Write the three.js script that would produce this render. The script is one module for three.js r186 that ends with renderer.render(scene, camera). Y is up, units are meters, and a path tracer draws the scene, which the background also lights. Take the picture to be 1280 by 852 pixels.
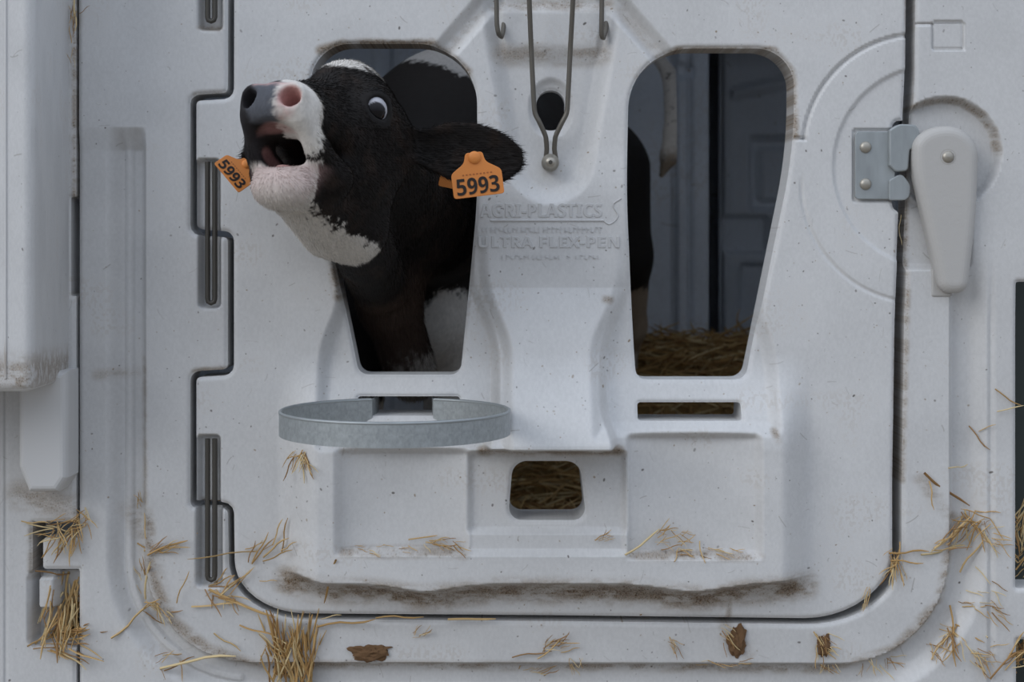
import * as THREE from 'three';
import { TextGeometry } from 'three/addons/geometries/TextGeometry.js';
import { FontLoader } from 'three/addons/loaders/FontLoader.js';
import { RoundedBoxGeometry } from 'three/addons/geometries/RoundedBoxGeometry.js';
import { mergeGeometries } from 'three/addons/utils/BufferGeometryUtils.js';

// ------------------------------------------------------------------ camera, sky, exposure
// The pen front stands in the plane z = 0. One photo pixel is one millimetre on that plane.
const CALF_CELL = 2.8;
const DIST = 2.0, EYE_ROW = 300, GROUND_ROW = 980;
const scene = new THREE.Scene();
const camera = new THREE.PerspectiveCamera(2 * Math.atan(0.426 / DIST) * 180 / Math.PI, 1280 / 852, 0.05, 60);
camera.position.set(0, (GROUND_ROW - EYE_ROW) / 1000, DIST);
camera.setViewOffset(1280, 852, 0, 426 - EYE_ROW, 1280, 852);
camera.focus = DIST - 0.12; camera.userData.fStop = 6.3;
camera.updateProjectionMatrix(); camera.updateMatrixWorld();
scene.add(camera);
const renderer = new THREE.WebGLRenderer();
renderer.toneMapping = THREE.LinearToneMapping;
renderer.toneMappingExposure = 1.27;
renderer.shadowMap.enabled = true;
{ // an overcast sky, three times brighter overhead than at the horizon
  const w = 64, h = 32, d = new Float32Array(w * h * 4);
  for (let j = 0; j < h; j++) for (let i = 0; i < w; i++) {
    const e = ((j + 0.5) / h - 0.5) * Math.PI, l = (1 + 2 * Math.max(0, Math.sin(e))) / 3;
    d.set([0.855 * l, 0.955 * l, 1.12 * l, 1], (j * w + i) * 4);
  }
  const t = new THREE.DataTexture(d, w, h, THREE.RGBAFormat, THREE.FloatType);
  t.mapping = THREE.EquirectangularReflectionMapping; t.magFilter = THREE.LinearFilter; t.needsUpdate = true;
  scene.background = t; scene.environment = t;
}

{ // the sun behind thin cloud, high to the left in front of the pens: a broad soft glow
  const sun = new THREE.DirectionalLight(new THREE.Color(1, 0.985, 0.96), 0.75);
  sun.name = 'veiled_sun'; sun.position.set(-5, 4, 3.9); sun.target.position.set(0, 0.6, 0); sun.castShadow = true; sun.shadow.radius = 70; sun.shadow.mapSize.set(2048, 2048);
  Object.assign(sun.shadow.camera, { left: -2, right: 2, top: 2, bottom: -2, near: 1, far: 14 });
  scene.add(sun, sun.target);
}

// ------------------------------------------------------------------ helpers
const X = (px) => (px - 640) / 1000, Y = (py) => (GROUND_ROW - py) / 1000;
// the point that shows at a pixel when it lies in the plane at depth z
const at = (px, py, z) => { const s = (DIST - z) / DIST; return new THREE.Vector3(X(px) * s, camera.position.y + (EYE_ROW - py) / 1000 * s, z); };
let seed = 12345;
const rnd = () => { seed = (seed + 0x6d2b79f5) | 0; let t = Math.imul(seed ^ (seed >>> 15), 1 | seed); t = (t + Math.imul(t ^ (t >>> 7), 61 | t)) ^ t; return ((t ^ (t >>> 14)) >>> 0) / 4294967296; };
const rr = (a, b) => a + (b - a) * rnd();
const clamp = (v, a = 0, b = 1) => v < a ? a : v > b ? b : v;
const ss = (a, b, v) => { const t = clamp((v - a) / (b - a)); return t * t * (3 - 2 * t); };
const mix = (a, b, t) => a + (b - a) * t;
const lin = (hex) => new THREE.Color(hex);
const taken = new Map();
const numbered = (name) => { const n = taken.get(name) ?? 0; taken.set(name, n + 1); return n ? name + '_' + String(n).padStart(3, '0') : name; };
function mesh(name, geo, mat, parent, label) {
  const m = new THREE.Mesh(geo, mat); m.name = name; m.castShadow = m.receiveShadow = true;
  if (label) m.userData.label = label;
  parent.add(m); return m;
}
function thing(name, label, category, group, pos) {
  const g = new THREE.Group(); g.name = numbered(name); g.userData = { label, category }; if (group) g.userData.group = group;
  if (pos) g.position.copy(pos);
  scene.add(g); return g;
}
function struct(name, geo, mat, label, category) {
  const m = mesh(name, geo, mat, scene, label); m.userData.kind = 'structure'; m.userData.category = category; return m;
}
// hashed lattice noise, 0..1
const hash3 = (x, y, z) => { let h = Math.imul(x, 374761393) + Math.imul(y, 668265263) + Math.imul(z, 2147483647 ^ 0x5bd1e995); h = Math.imul(h ^ (h >>> 13), 1274126177); return ((h ^ (h >>> 16)) >>> 0) / 4294967296; };
function noise3(x, y, z = 0) {
  const xi = Math.floor(x), yi = Math.floor(y), zi = Math.floor(z); let fx = x - xi, fy = y - yi, fz = z - zi;
  fx = fx * fx * (3 - 2 * fx); fy = fy * fy * (3 - 2 * fy); fz = fz * fz * (3 - 2 * fz);
  const c = (a, b, d) => hash3(xi + a, yi + b, zi + d);
  return mix(mix(mix(c(0, 0, 0), c(1, 0, 0), fx), mix(c(0, 1, 0), c(1, 1, 0), fx), fy), mix(mix(c(0, 0, 1), c(1, 0, 1), fx), mix(c(0, 1, 1), c(1, 1, 1), fx), fy), fz);
}
const fbm = (x, y, z = 0) => noise3(x, y, z) * 0.5 + noise3(x * 2.1 + 7, y * 2.1, z * 2.1) * 0.3 + noise3(x * 4.3, y * 4.3 + 3, z * 4.3) * 0.2;

// ---- plane shapes in photo millimetres (y down)
function roundPath(pts, n = 10) { // [[x, y, radius], ...] -> polygon with rounded corners
  const out = [];
  pts.forEach(([x, y, r = 0], i) => {
    const a = pts[(i + pts.length - 1) % pts.length], b = pts[(i + 1) % pts.length];
    if (!r) { out.push([x, y]); return; }
    const ua = [a[0] - x, a[1] - y], ub = [b[0] - x, b[1] - y], la = Math.hypot(...ua), lb = Math.hypot(...ub);
    const ta = Math.min(r, la * 0.5) / la, tb = Math.min(r, lb * 0.5) / lb, k = Math.max(3, Math.min(n, Math.round(r / 3)));
    const dot = (ua[0] * ub[0] + ua[1] * ub[1]) / la / lb, w = Math.sqrt(clamp((1 - dot) / 2, 0.02, 1)); // rational arc weight
    for (let s = 0; s <= k; s++) {
      const t = s / k, c0 = (1 - t) * (1 - t), c1 = 2 * t * (1 - t) * w, c2 = t * t, q = c0 + c1 + c2;
      out.push([(c0 * (x + ua[0] * ta) + c1 * x + c2 * (x + ub[0] * tb)) / q, (c0 * (y + ua[1] * ta) + c1 * y + c2 * (y + ub[1] * tb)) / q]);
    }
  });
  return out;
}
function sdPoly(pts) {
  const n = pts.length, e = pts.map((p, i) => { const q = pts[(i + n - 1) % n], dx = q[0] - p[0], dy = q[1] - p[1]; return [p[0], p[1], dx, dy, 1 / Math.max(1e-9, dx * dx + dy * dy), q[1]]; });
  return (x, y) => {
    let d = 1e18, s = 1;
    for (let i = 0; i < n; i++) {
      const [px, py, dx, dy, inv, qy] = e[i], wx = x - px, wy = y - py, t = clamp((wx * dx + wy * dy) * inv);
      const bx = wx - dx * t, by = wy - dy * t, q = bx * bx + by * by; if (q < d) d = q;
      const c1 = y >= py, c2 = y < qy, c3 = dx * wy > dy * wx; if ((c1 && c2 && c3) || (!c1 && !c2 && !c3)) s = -s;
    }
    return s * Math.sqrt(d);
  };
}
const sdBox = (x, y, x0, y0, x1, y1, r = 0) => { const qx = Math.abs(x - (x0 + x1) / 2) - (x1 - x0) / 2 + r, qy = Math.abs(y - (y0 + y1) / 2) - (y1 - y0) / 2 + r; return Math.hypot(Math.max(qx, 0), Math.max(qy, 0)) + Math.min(0, Math.max(qx, qy)) - r; };
const sdSeg = (x, y, ax, ay, bx, by) => { const dx = bx - ax, dy = by - ay, t = clamp(((x - ax) * dx + (y - ay) * dy) / (dx * dx + dy * dy)); return Math.hypot(x - ax - dx * t, y - ay - dy * t); };

// A moulded panel: the outline is where sdf < 0, its front face is the height field h (mm), with rounded edges, real thickness and a back.
function relief({ box: [x0, y0, x1, y1], cell, sdf, h, thick, edge = 5, scale = 1, depth = 0 }) {
  const nx = Math.ceil((x1 - x0) / cell), ny = Math.ceil((y1 - y0) / cell), W = nx + 1;
  const s = new Float32Array(W * (ny + 1));
  for (let j = 0; j <= ny; j++) for (let i = 0; i <= nx; i++) { let v = sdf(x0 + i * cell, y0 + j * cell); if (Math.abs(v) < 1e-3) v = 1e-3; s[j * W + i] = v; }
  const H = (x, y) => { const d = -sdf(x, y); let v = h(x, y); if (d < edge) { const t = 1 - clamp(d / edge, 0.08, 1); v -= edge * (1 - Math.sqrt(1 - t * t)); } return v; };
  const pos = [], nor = [], uv = [], idx = [];
  const wx = (x) => X(x) * scale, wy = (y) => camera.position.y + (EYE_ROW - y) / 1000 * scale;
  const add = (x, y, z, n) => { pos.push(wx(x), wy(y), depth + z / 1000); nor.push(...n); uv.push((x - x0) / (x1 - x0), 1 - (y - y0) / (y1 - y0)); return pos.length / 3 - 1; };
  const front = (x, y) => { const e = 0.6, gx = (H(x + e, y) - H(x - e, y)) / (2 * e) / scale, gy = (H(x, y + e) - H(x, y - e)) / (2 * e) / scale, l = Math.hypot(gx, gy, 1); return add(x, y, H(x, y), [-gx / l, gy / l, 1 / l]); };
  const node = new Int32Array(W * (ny + 1)).fill(-1), eh = new Map(), back = new Map();
  const getNode = (i, j) => { const k = j * W + i; if (node[k] < 0) node[k] = front(x0 + i * cell, y0 + j * cell); return node[k]; };
  const edgeAt = (i, j, i2, j2) => {
    const a = j * W + i, b = j2 * W + i2, key = a < b ? a * 4 + (j === j2 ? 0 : 1) : b * 4 + (j === j2 ? 0 : 1);
    if (!eh.has(key)) {
      let lo = s[a] < 0 ? [x0 + i * cell, y0 + j * cell, s[a]] : [x0 + i2 * cell, y0 + j2 * cell, s[b]], hi = s[a] < 0 ? [x0 + i2 * cell, y0 + j2 * cell, s[b]] : [x0 + i * cell, y0 + j * cell, s[a]], p;
      for (let k = 0; k < 4; k++) { const t = clamp(lo[2] / (lo[2] - hi[2]), 0.05, 0.95); p = [lo[0] + (hi[0] - lo[0]) * t, lo[1] + (hi[1] - lo[1]) * t]; p.push(sdf(p[0], p[1])); if (p[2] < 0) lo = p; else hi = p; }
      const f = front(lo[0], lo[1]), e = 0.5, gx = sdf(lo[0] + e, lo[1]) - sdf(lo[0] - e, lo[1]), gy = sdf(lo[0], lo[1] + e) - sdf(lo[0], lo[1] - e), l = Math.hypot(gx, gy) || 1;
      const n = [gx / l, -gy / l, 0];
      eh.set(key, { f, x: lo[0], y: lo[1], w: add(lo[0], lo[1], H(lo[0], lo[1]), n), b: add(lo[0], lo[1], -thick, n), n });
    }
    return eh.get(key);
  };
  const tri = (a, b, c, n) => { // wind to agree with the given normal
    const ux = pos[b * 3] - pos[a * 3], uy = pos[b * 3 + 1] - pos[a * 3 + 1], uz = pos[b * 3 + 2] - pos[a * 3 + 2], vx = pos[c * 3] - pos[a * 3], vy = pos[c * 3 + 1] - pos[a * 3 + 1], vz = pos[c * 3 + 2] - pos[a * 3 + 2];
    const d = (uy * vz - uz * vy) * n[0] + (uz * vx - ux * vz) * n[1] + (ux * vy - uy * vx) * n[2];
    if (d >= 0) idx.push(a, b, c); else idx.push(a, c, b);
  };
  const backVert = (id) => { if (!back.has(id)) { pos.push(pos[id * 3], pos[id * 3 + 1], depth - thick / 1000); nor.push(0, 0, -1); uv.push(uv[id * 2], uv[id * 2 + 1]); back.set(id, pos.length / 3 - 1); } return back.get(id); };
  for (let j = 0; j < ny; j++) for (let i = 0; i < nx; i++) {
    const c = [[i, j], [i, j + 1], [i + 1, j + 1], [i + 1, j]], inside = c.map(([a, b]) => s[b * W + a] < 0);
    if (!inside.some((v) => v)) continue;
    const poly = [], cross = [];
    for (let k = 0; k < 4; k++) {
      if (inside[k]) poly.push(getNode(...c[k]));
      const m = (k + 1) % 4;
      if (inside[k] !== inside[m]) { const e = edgeAt(...c[k], ...c[m]); poly.push(e.f); cross.push(e); }
    }
    for (let k = 2; k < poly.length; k++) tri(poly[0], poly[k - 1], poly[k], [0, 0, 1]);
    for (let k = 2; k < poly.length; k++) tri(backVert(poly[0]), backVert(poly[k]), backVert(poly[k - 1]), [0, 0, -1]);
    for (let k = 0; k + 1 < cross.length; k += 2) { const a = cross[k], b = cross[k + 1]; tri(a.w, b.w, b.b, a.n); tri(a.w, b.b, a.b, a.n); }
  }
  const g = new THREE.BufferGeometry();
  g.setAttribute('position', new THREE.Float32BufferAttribute(pos, 3)); g.setAttribute('normal', new THREE.Float32BufferAttribute(nor, 3)); g.setAttribute('uv', new THREE.Float32BufferAttribute(uv, 2)); g.setIndex(idx);
  return g;
}
const tube = (pts, r, seg = 40, rad = 10, tension = 0.5) => new THREE.TubeGeometry(new THREE.CatmullRomCurve3(pts, false, 'catmullrom', tension), seg, r, rad, false);

// ------------------------------------------------------------------ materials
// Weathered moulded plastic: a canvas of plain off-white with grain, specks, splashes and the caked dirt, deepened by painted shade along the gate foot.
function plasticMap([x0, y0, x1, y1], res, { dirtAndShade = [], specks = 0, tone = '#c4c4c4', scuffs = 0, seedAt = 1 }) {
  const keep = seed; seed = seedAt * 7919;
  const w = Math.min(2048, Math.round((x1 - x0) * res)), h = Math.min(2048, Math.round((y1 - y0) * res)), cv = document.createElement('canvas'); cv.width = w; cv.height = h;
  const c = cv.getContext('2d'), kx = w / (x1 - x0), ky = h / (y1 - y0), base = new THREE.Color(tone).convertLinearToSRGB();
  const img = c.createImageData(w, h), b = [base.r * 255, base.g * 255, base.b * 255];
  const field = new Float32Array(w * h);
  for (const d of dirtAndShade) { // caked dirt: [polyline, half width, strength] broken up by grain; gate foot lines add shade
    const xs = d.line.map((p) => p[0]), ys = d.line.map((p) => p[1]);
    const ax = Math.max(0, Math.floor((Math.min(...xs) - d.w * 2 - x0) * kx)), bx = Math.min(w, Math.ceil((Math.max(...xs) + d.w * 2 - x0) * kx));
    const ay = Math.max(0, Math.floor((Math.min(...ys) - d.w * 2 - y0) * ky)), by = Math.min(h, Math.ceil((Math.max(...ys) + d.w * 2 - y0) * ky));
    for (let j = ay; j < by; j++) for (let i = ax; i < bx; i++) {
      const x = x0 + i / kx, y = y0 + j / ky; let q = 1e9;
      for (let k = 1; k < d.line.length; k++) q = Math.min(q, sdSeg(x, y, ...d.line[k - 1], ...d.line[k]));
      if (q > d.w * 1.6) continue;
      const n = fbm(x * 0.05, y * 0.11, d.line[0][0]), m = noise3(x * 0.9, y * 0.9, 3), fall = ss(d.w * 1.6, d.w * 0.1, q);
      const cover = fall * (0.25 + 0.75 * ss(0.3, 0.65, n)) * (0.6 + 0.4 * m) + 0.5 * ss(0.78, 0.95, m * 0.7 + fall * 0.3);
      const o = j * w + i; field[o] = Math.max(field[o], cover * d.s);
    }
  }
  const br = new THREE.Color(0x6d5c4a).convertLinearToSRGB(), brown = [br.r * 255, br.g * 255, br.b * 255];
  for (let j = 0; j < h; j++) for (let i = 0; i < w; i++) {
    const x = x0 + i / kx, y = y0 + j / ky, o = (j * w + i) * 4;
    const wide = noise3(x * 0.016, y * 0.022, 5), fine = noise3(x * 0.45, y * 0.3, 9);
    const g = 1 + (wide - 0.5) * 0.05 + (fine - 0.5) * 0.035 + (hash3(i, j, 3) - 0.5) * 0.022;
    const grime = ss(0.66, 0.95, wide) * ss(0.4, 0.75, fine) * 0.12, t = Math.max(field[j * w + i], grime);
    for (let k = 0; k < 3; k++) img.data[o + k] = clamp(mix(b[k] * g, brown[k] * (0.85 + 0.4 * hash3(i >> 1, j >> 1, 8)), t), 0, 255);
    img.data[o + 3] = 255;
  }
  c.putImageData(img, 0, 0);
  for (let k = 0; k < specks; k++) {
    const x = rr(0, w), y = rr(0, h), r = rr(0.5, 1.0) * (rnd() < 0.12 ? 2.2 : 1.1) * res / 1.6;
    c.fillStyle = rnd() < 0.6 ? `rgba(62,56,52,${rr(0.25, 0.8)})` : `rgba(120,98,74,${rr(0.3, 0.75)})`;
    c.beginPath(); c.ellipse(x, y, r, r * rr(0.8, 2), rr(0, 3), 0, 7); c.fill();
  }
  for (let k = 0; k < scuffs; k++) {
    const x = rr(0, w), y = rr(0, h), a = rr(0, 6.3), l = rr(6, 26);
    c.strokeStyle = `rgba(96,88,80,${rr(0.12, 0.4)})`; c.lineWidth = rr(0.6, 1.4);
    c.beginPath(); c.moveTo(x, y); c.quadraticCurveTo(x + Math.cos(a) * l / 2 + rr(-4, 4), y + Math.sin(a) * l / 2 + rr(-4, 4), x + Math.cos(a) * l, y + Math.sin(a) * l); c.stroke();
  }
  seed = keep;
  const t = new THREE.CanvasTexture(cv); t.colorSpace = THREE.SRGBColorSpace; t.anisotropy = 4;
  return t;
}
function noiseTex(n, f, repeat) {
  const d = new Uint8Array(n * n * 4);
  for (let j = 0; j < n; j++) for (let i = 0; i < n; i++) d.set([...f(i, j).map((v) => clamp(v) * 255), 255], (j * n + i) * 4);
  const t = new THREE.DataTexture(d, n, n); t.wrapS = t.wrapT = THREE.RepeatWrapping; t.magFilter = THREE.LinearFilter; if (repeat) t.repeat.set(repeat, repeat); t.needsUpdate = true; return t;
}
const plasticBump = noiseTex(256, (i, j) => { const v = fbm(i / 9, j / 9) * 0.7 + hash3(i, j, 1) * 0.3; return [v, v, v]; }, 6);
const plastic = (map) => new THREE.MeshPhysicalMaterial({ map, roughness: 0.5, specularIntensity: 0.7, bumpMap: plasticBump, bumpScale: 0.00015 });
const galvanised = new THREE.MeshPhysicalMaterial({ color: lin(0xb4babc), metalness: 0.5, roughness: 0.5, map: (() => { const t = noiseTex(128, (i, j) => { const c = fbm(i / 7, j / 7); const v = 0.8 + (c - 0.5) * 0.35 + (hash3(i, j, 4) - 0.5) * 0.05; return [v, v, v]; }); t.repeat.set(3, 1); return t; })() });
const wireSteel = new THREE.MeshStandardMaterial({ color: lin(0x6d6962), metalness: 0.55, roughness: 0.5 });
const boltSteel = new THREE.MeshStandardMaterial({ color: lin(0xa9a49a), metalness: 0.6, roughness: 0.4 });
const hingeSteel = new THREE.MeshStandardMaterial({ color: lin(0x55524d), metalness: 0.6, roughness: 0.5 });

// ------------------------------------------------------------------ ground, pen shell
const groundMat = new THREE.MeshStandardMaterial({ roughness: 0.95, color: lin(0x8d857a), map: noiseTex(256, (i, j) => { const v = 0.75 + fbm(i / 12, j / 12) * 0.3 + (hash3(i, j, 6) - 0.5) * 0.15; return [v, v * 0.98, v * 0.95]; }, 14) });
struct('floor', new THREE.BoxGeometry(16, 0.2, 16).translate(0, -0.1, 2), groundMat, 'grey concrete yard under the calf pens', 'floor');

const REAR = -1.3, REAR_SCALE = (DIST - REAR) / DIST;
const innerMat = plastic(plasticMap([0, 0, 600, 600], 1, { specks: 160, scuffs: 60, tone: '#d6dce4', seedAt: 5 }));
{ // rear wall: two moulded sheets with a gap between them; the second stands further back
  const rib = (x, a, b, w) => ss(a - w, a, x) * (1 - ss(b, b + w, x));
  struct('wall_rear', relief({
    box: [40, -60, 888, 720], cell: 5, scale: REAR_SCALE, depth: REAR, thick: 25, edge: 5,
    sdf: (x, y) => sdBox(x, y, 50, -50, 886, 712, 2),
    h: (x, y) => 14 * rib(x, 846, 857, 3) - 10 * rib(x, 840, 844, 2) - 12 * rib(x, 861, 865, 2) + 4 * rib(x, 600, 800, 25) - 22 * ss(4, -4, sdBox(x, y, 843, 80, 866, 98, 3)) - 14 * rib(x, 470, 486, 6),
  }), innerMat, 'blue grey ribbed plastic sheet closing the back of the pen', 'wall');
  const s2 = (DIST - REAR + 0.3) / DIST, in1 = (x, y, w) => ss(w, -w, sdBox(x, y, 938, 172, 1010, 262, 4)), in2 = (x, y, w) => ss(w, -w, sdBox(x, y, 950, 186, 1004, 250, 3));
  const panel = relief({
    box: [838, -60, 1130, 720], cell: 5, scale: s2, depth: REAR - 0.3, thick: 25, edge: 5,
    sdf: (x, y) => sdBox(x, y, 899, -50, 1124, 690, 2),
    h: (x, y) => -26 * in1(x, y, 5) + 14 * in2(x, y, 4) - 24 * ss(5, -5, sdBox(x, y, 905, 270, 960, 315, 6)) + 18 * ss(5, -5, Math.abs(y - 112 + (x - 940) * 0.22) - 6) * ss(910, 918, x) + 10 * rib(x, 905, 914, 4) - 24 * ss(5, -5, sdBox(x, y, 925, 330, 1010, 395, 8)),
  });
  struct('added_wall_far', new RoundedBoxGeometry(1.5, 1.14, 0.04, 2, 0.01).translate(0.14, 0.57, -2.04), innerMat, 'grey plastic sheet added far behind the pens to keep the gap dark', 'wall');  // added sheet that closes off daylight behind the gap
  struct('ceiling_001', new RoundedBoxGeometry(1.48, 0.03, 0.76, 2, 0.008).translate(0.14, 1.13, -1.69), innerMat, 'low grey plastic roof added behind the pen to darken the back panel', 'roof');  // unseen roof added to keep light off the back panel
  struct('wall_back', panel, innerMat, 'grey moulded plastic panel standing behind the pen with square recesses', 'wall');
}
struct('wall_left', new RoundedBoxGeometry(0.03, 1.28, 2.02, 2, 0.008).translate(-0.62, 0.64, -1.07), innerMat, 'grey plastic side wall inside the pen behind the calf', 'wall');
struct('wall_right', new RoundedBoxGeometry(0.03, 1.28, 2.02, 2, 0.008).translate(0.9, 0.64, -1.07), innerMat, 'grey plastic side wall inside the pen beside the tail', 'wall');
struct('ceiling', new RoundedBoxGeometry(1.62, 0.03, 1.06, 2, 0.008).translate(0.14, 1.3, -0.88), innerMat, 'grey plastic roof sheet over the pen', 'roof');

// ------------------------------------------------------------------ front frame and gate
const seamPath = roundPath([[289, -215, 4], [288, 119, 9], [241, 122, 8], [241, 290, 9], [288, 293, 8], [288, 465, 9], [241, 468, 8], [241, 631, 4], [288, 632, 10], [290, 770, 92], [700, 773], [1122, 778, 116], [1122, 600], [1125, 400], [1131, 250], [1138, 100], [1141, -215, 4]]);
const seam = sdPoly(seamPath);
const gapHalf = (x, y) => mix(3.9, 6, ss(1000, 1110, x)) - 0.2 * ss(640, 760, y) * (1 - ss(1000, 1110, x));
const winR = roundPath([[993, 60, 48], [993, 185, 60], [934, 475, 14], [796, 475, 12], [783, 250, 40], [787, 60, 76]], 16);
const winL = roundPath([[388, 54, 50], [388, 180, 60], [447, 469, 12], [575, 469, 12], [597, 250, 40], [596, 54, 76]], 16);
const sdWinR = sdPoly(winR), sdWinL = sdPoly(winL);
const funnel = sdPoly(roundPath([[608, -120], [772, -120], [764, 40, 20], [741, 165, 60], [728, 246, 44], [648, 246, 44], [636, 165, 60], [614, 40, 20]]));
const column = sdPoly(roundPath([[586, 180], [787, 180], [789, 350, 30], [754, 428, 26], [752, 552, 6], [621, 552, 6], [619, 428, 26], [588, 350, 30]]));
const surroundL = sdPoly(roundPath([[600, 40], [604, 360, 30], [634, 428, 20], [634, 552], [404, 552, 4], [404, 436, 30], [432, 372, 30], [380, 200, 40], [370, 40, 60]]));
const surroundR = sdPoly(roundPath([[780, 40], [776, 360, 30], [742, 428, 20], [742, 533], [965, 533, 4], [965, 444, 30], [944, 380, 30], [1002, 200, 40], [1006, 40, 60]]));
const groove = (d, w, depth) => -depth * (1 - ss(0, w, Math.abs(d)));
const dish = (x, y, x0, x1, y0, y1) => { // half-round bucket hollow
  const u = (x - (x0 + x1) / 2) / ((x1 - x0) / 2), c = Math.abs(u) < 1 ? Math.sqrt(1 - u * u * 0.86) : 0.374, side = ss(x0 - 3, x0 + 7, x) * (1 - ss(x1 - 7, x1 + 3, x));
  return -26 * c * side * ss(y0 - 4, y0 + 8, y) * (1 - clamp((y - y1 + 9) / 8));
};
const bandRow = (x) => 733 - 9 * ss(420, 365, x) + 9 * Math.exp(-(((x - 535) / 45) ** 2)) + 9 * Math.exp(-(((x - 862) / 50) ** 2)) - 3 * ss(900, 1000, x);
const under = (a, b, v) => { const t = clamp((v - a) / (b - a)); return t * (2 - t); }; // undercut: a crisp upper edge that runs out below
function gateHeight(x, y) {
  let h = 0;
  // swelling lower block with its undercut foot
  const sx = ss(345, 405, x) * (1 - ss(968, 1018, x)), row = bandRow(x);
  h += 44 * sx * ss(440, 560, y) * (1 - under(row - 13, row + 18, y));
  // sloped window surrounds
  if (y > 250 && y < 570) h -= 16 * ss(9, -9, x < 688 ? surroundL(x, y) : surroundR(x, y)) * ss(250, 420, y);
  // middle column, leaning out towards its foot
  if (y > 180 && y < 566 && x > 560 && x < 810) {
  const col = ss(7, -7, column(x, y) - 12 * ss(500, 552, y));
  h += col * ss(180, 250, y) * (6 + 54 * clamp((y - 360) / 184)) * (1 - under(550, 564, y));
  }
  // funnel for the bottle above it
  if (y < 270 && x > 580 && x < 800) {
  const f = funnel(x, y);
  h -= 20 * ss(12, -14, f);
  h += 9 * ss(-6, -16, f) * (ss(84, 52, y) - ss(16, 0, y));
  h -= 7 * ss(16, 8, Math.abs(Math.hypot(x - 689, (y - 134) * 0.74) - 14)) * ss(200, 160, y);
  }
  h -= 11 * ss(17, 4, Math.min(sdSeg(x, y, 540, 82, 618, -8), sdSeg(x, y, 838, 82, 760, -8)));
  // bucket hollows, ledge and the plate between them
  h += dish(x, y, 424, 588, 556, 688) + dish(x, y, 780, 946, 538, 692);
  h -= 20 * ss(582, 592, x) * (1 - ss(774, 784, x)) * ss(556, 566, y) * (1 - 0.5 * clamp((y - 655) / 7) - 0.5 * clamp((y - 680) / 7));
  // moulded arcs round the latch
  h += groove(Math.hypot(x - 1150, y - 189) - 146, 4.4, 5) * (1 - ss(172, 178, y)) + groove(sdSeg(x, y, 994, 173, 1006, 173), 3, 5);
  h -= 4 * ss(3, -3, Math.hypot(x - 1168, y - 208) - 126);
  h += groove(Math.hypot(x - 1150, y - 230) - 148, 4.4, 2) * ss(215, 240, y);
  h -= 4 * ss(2, -2, sdBox(x, y, 1067, 161, 1140, 252, 4));
  // hinge knuckle slots
  h -= 16 * Math.max(ss(3, -3, sdBox(x, y, 246, 200, 274, 300, 4)), ss(3, -3, sdBox(x, y, 247, 545, 274, 640, 4)));
  return h;
}
const gateBox = [232, -212, 1150, 782];
const gateSdf = (x, y) => {
  let d = seam(x, y) + gapHalf(x, y);
  const cut = (v) => { if (-v > d) d = -v; };
  if (y < 490 && y > 40) { if (x < 640) cut(sdWinL(x, y)); else cut(sdWinR(x, y)); }
  cut(sdBox(x, y, 447, 495, 575, 518, 4)); cut(sdBox(x, y, 796, 502, 925, 524, 4));
  const t = (y - 610) / 36; cut(sdBox(x, y, 638 - t * 3, 573, 728 + t * 4, 646, 17));
  cut(sdBox(x, y, 671, 110, 707, 161, 17.5));
  if (x > 1080) cut(sdBox(x, y, 1117, 150, 1160, 264, 9));
  return d;
};
const gateMap = plasticMap(gateBox, 1.5, { seedAt: 11, specks: 1300, scuffs: 240, tone: '#d0d0d0', dirtAndShade: [
  { line: Array.from({ length: 34 }, (_, k) => [362 + k * 19.4, bandRow(362 + k * 19.4) + 1]), w: 18, s: 1 },  // foot band: real grime, strengthened to deepen the shade beneath the block
  { line: [[540, 736], [640, 734], [820, 737]], w: 15, s: 0.85 }, { line: [[604, 558], [770, 558]], w: 7, s: 0.95 },  // first line: extra brown that paints more shade into the foot band
  { line: [[628, 66], [752, 66]], w: 14, s: 0.42 }, { line: [[620, 4], [760, 4]], w: 8, s: 0.5 },
  { line: [[432, 682], [582, 684]], w: 6, s: 0.5 }, { line: [[786, 686], [944, 688]], w: 5, s: 0.55 },
  { line: [[400, 62], [430, 54], [540, 54], [584, 90]], w: 6, s: 0.8 }, { line: [[800, 98], [846, 62], [968, 62], [990, 90], [994, 170]], w: 5, s: 0.7 },
  { line: [[1133, -200], [1134, 80]], w: 3, s: 0.5 }, { line: [[1120, 420], [1117, 640]], w: 3, s: 0.4 },
  { line: [[410, 310], [422, 370]], w: 6, s: 0.6 }, { line: [[912, 752], [910, 775]], w: 4, s: 0.5 }, { line: [[962, 535], [966, 545]], w: 5, s: 0.6 },
  { line: [[756, 373], [762, 374]], w: 5, s: 0.5 }, { line: [[540, 82], [600, 14]], w: 8, s: 0.22 }, { line: [[838, 82], [778, 14]], w: 8, s: 0.22 }] });
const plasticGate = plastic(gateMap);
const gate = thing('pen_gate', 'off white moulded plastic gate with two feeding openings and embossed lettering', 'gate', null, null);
mesh('gate_panel', relief({ box: gateBox, cell: 2.5, sdf: gateSdf, h: gateHeight, thick: 58, edge: 6 }), plasticGate, gate);

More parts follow.
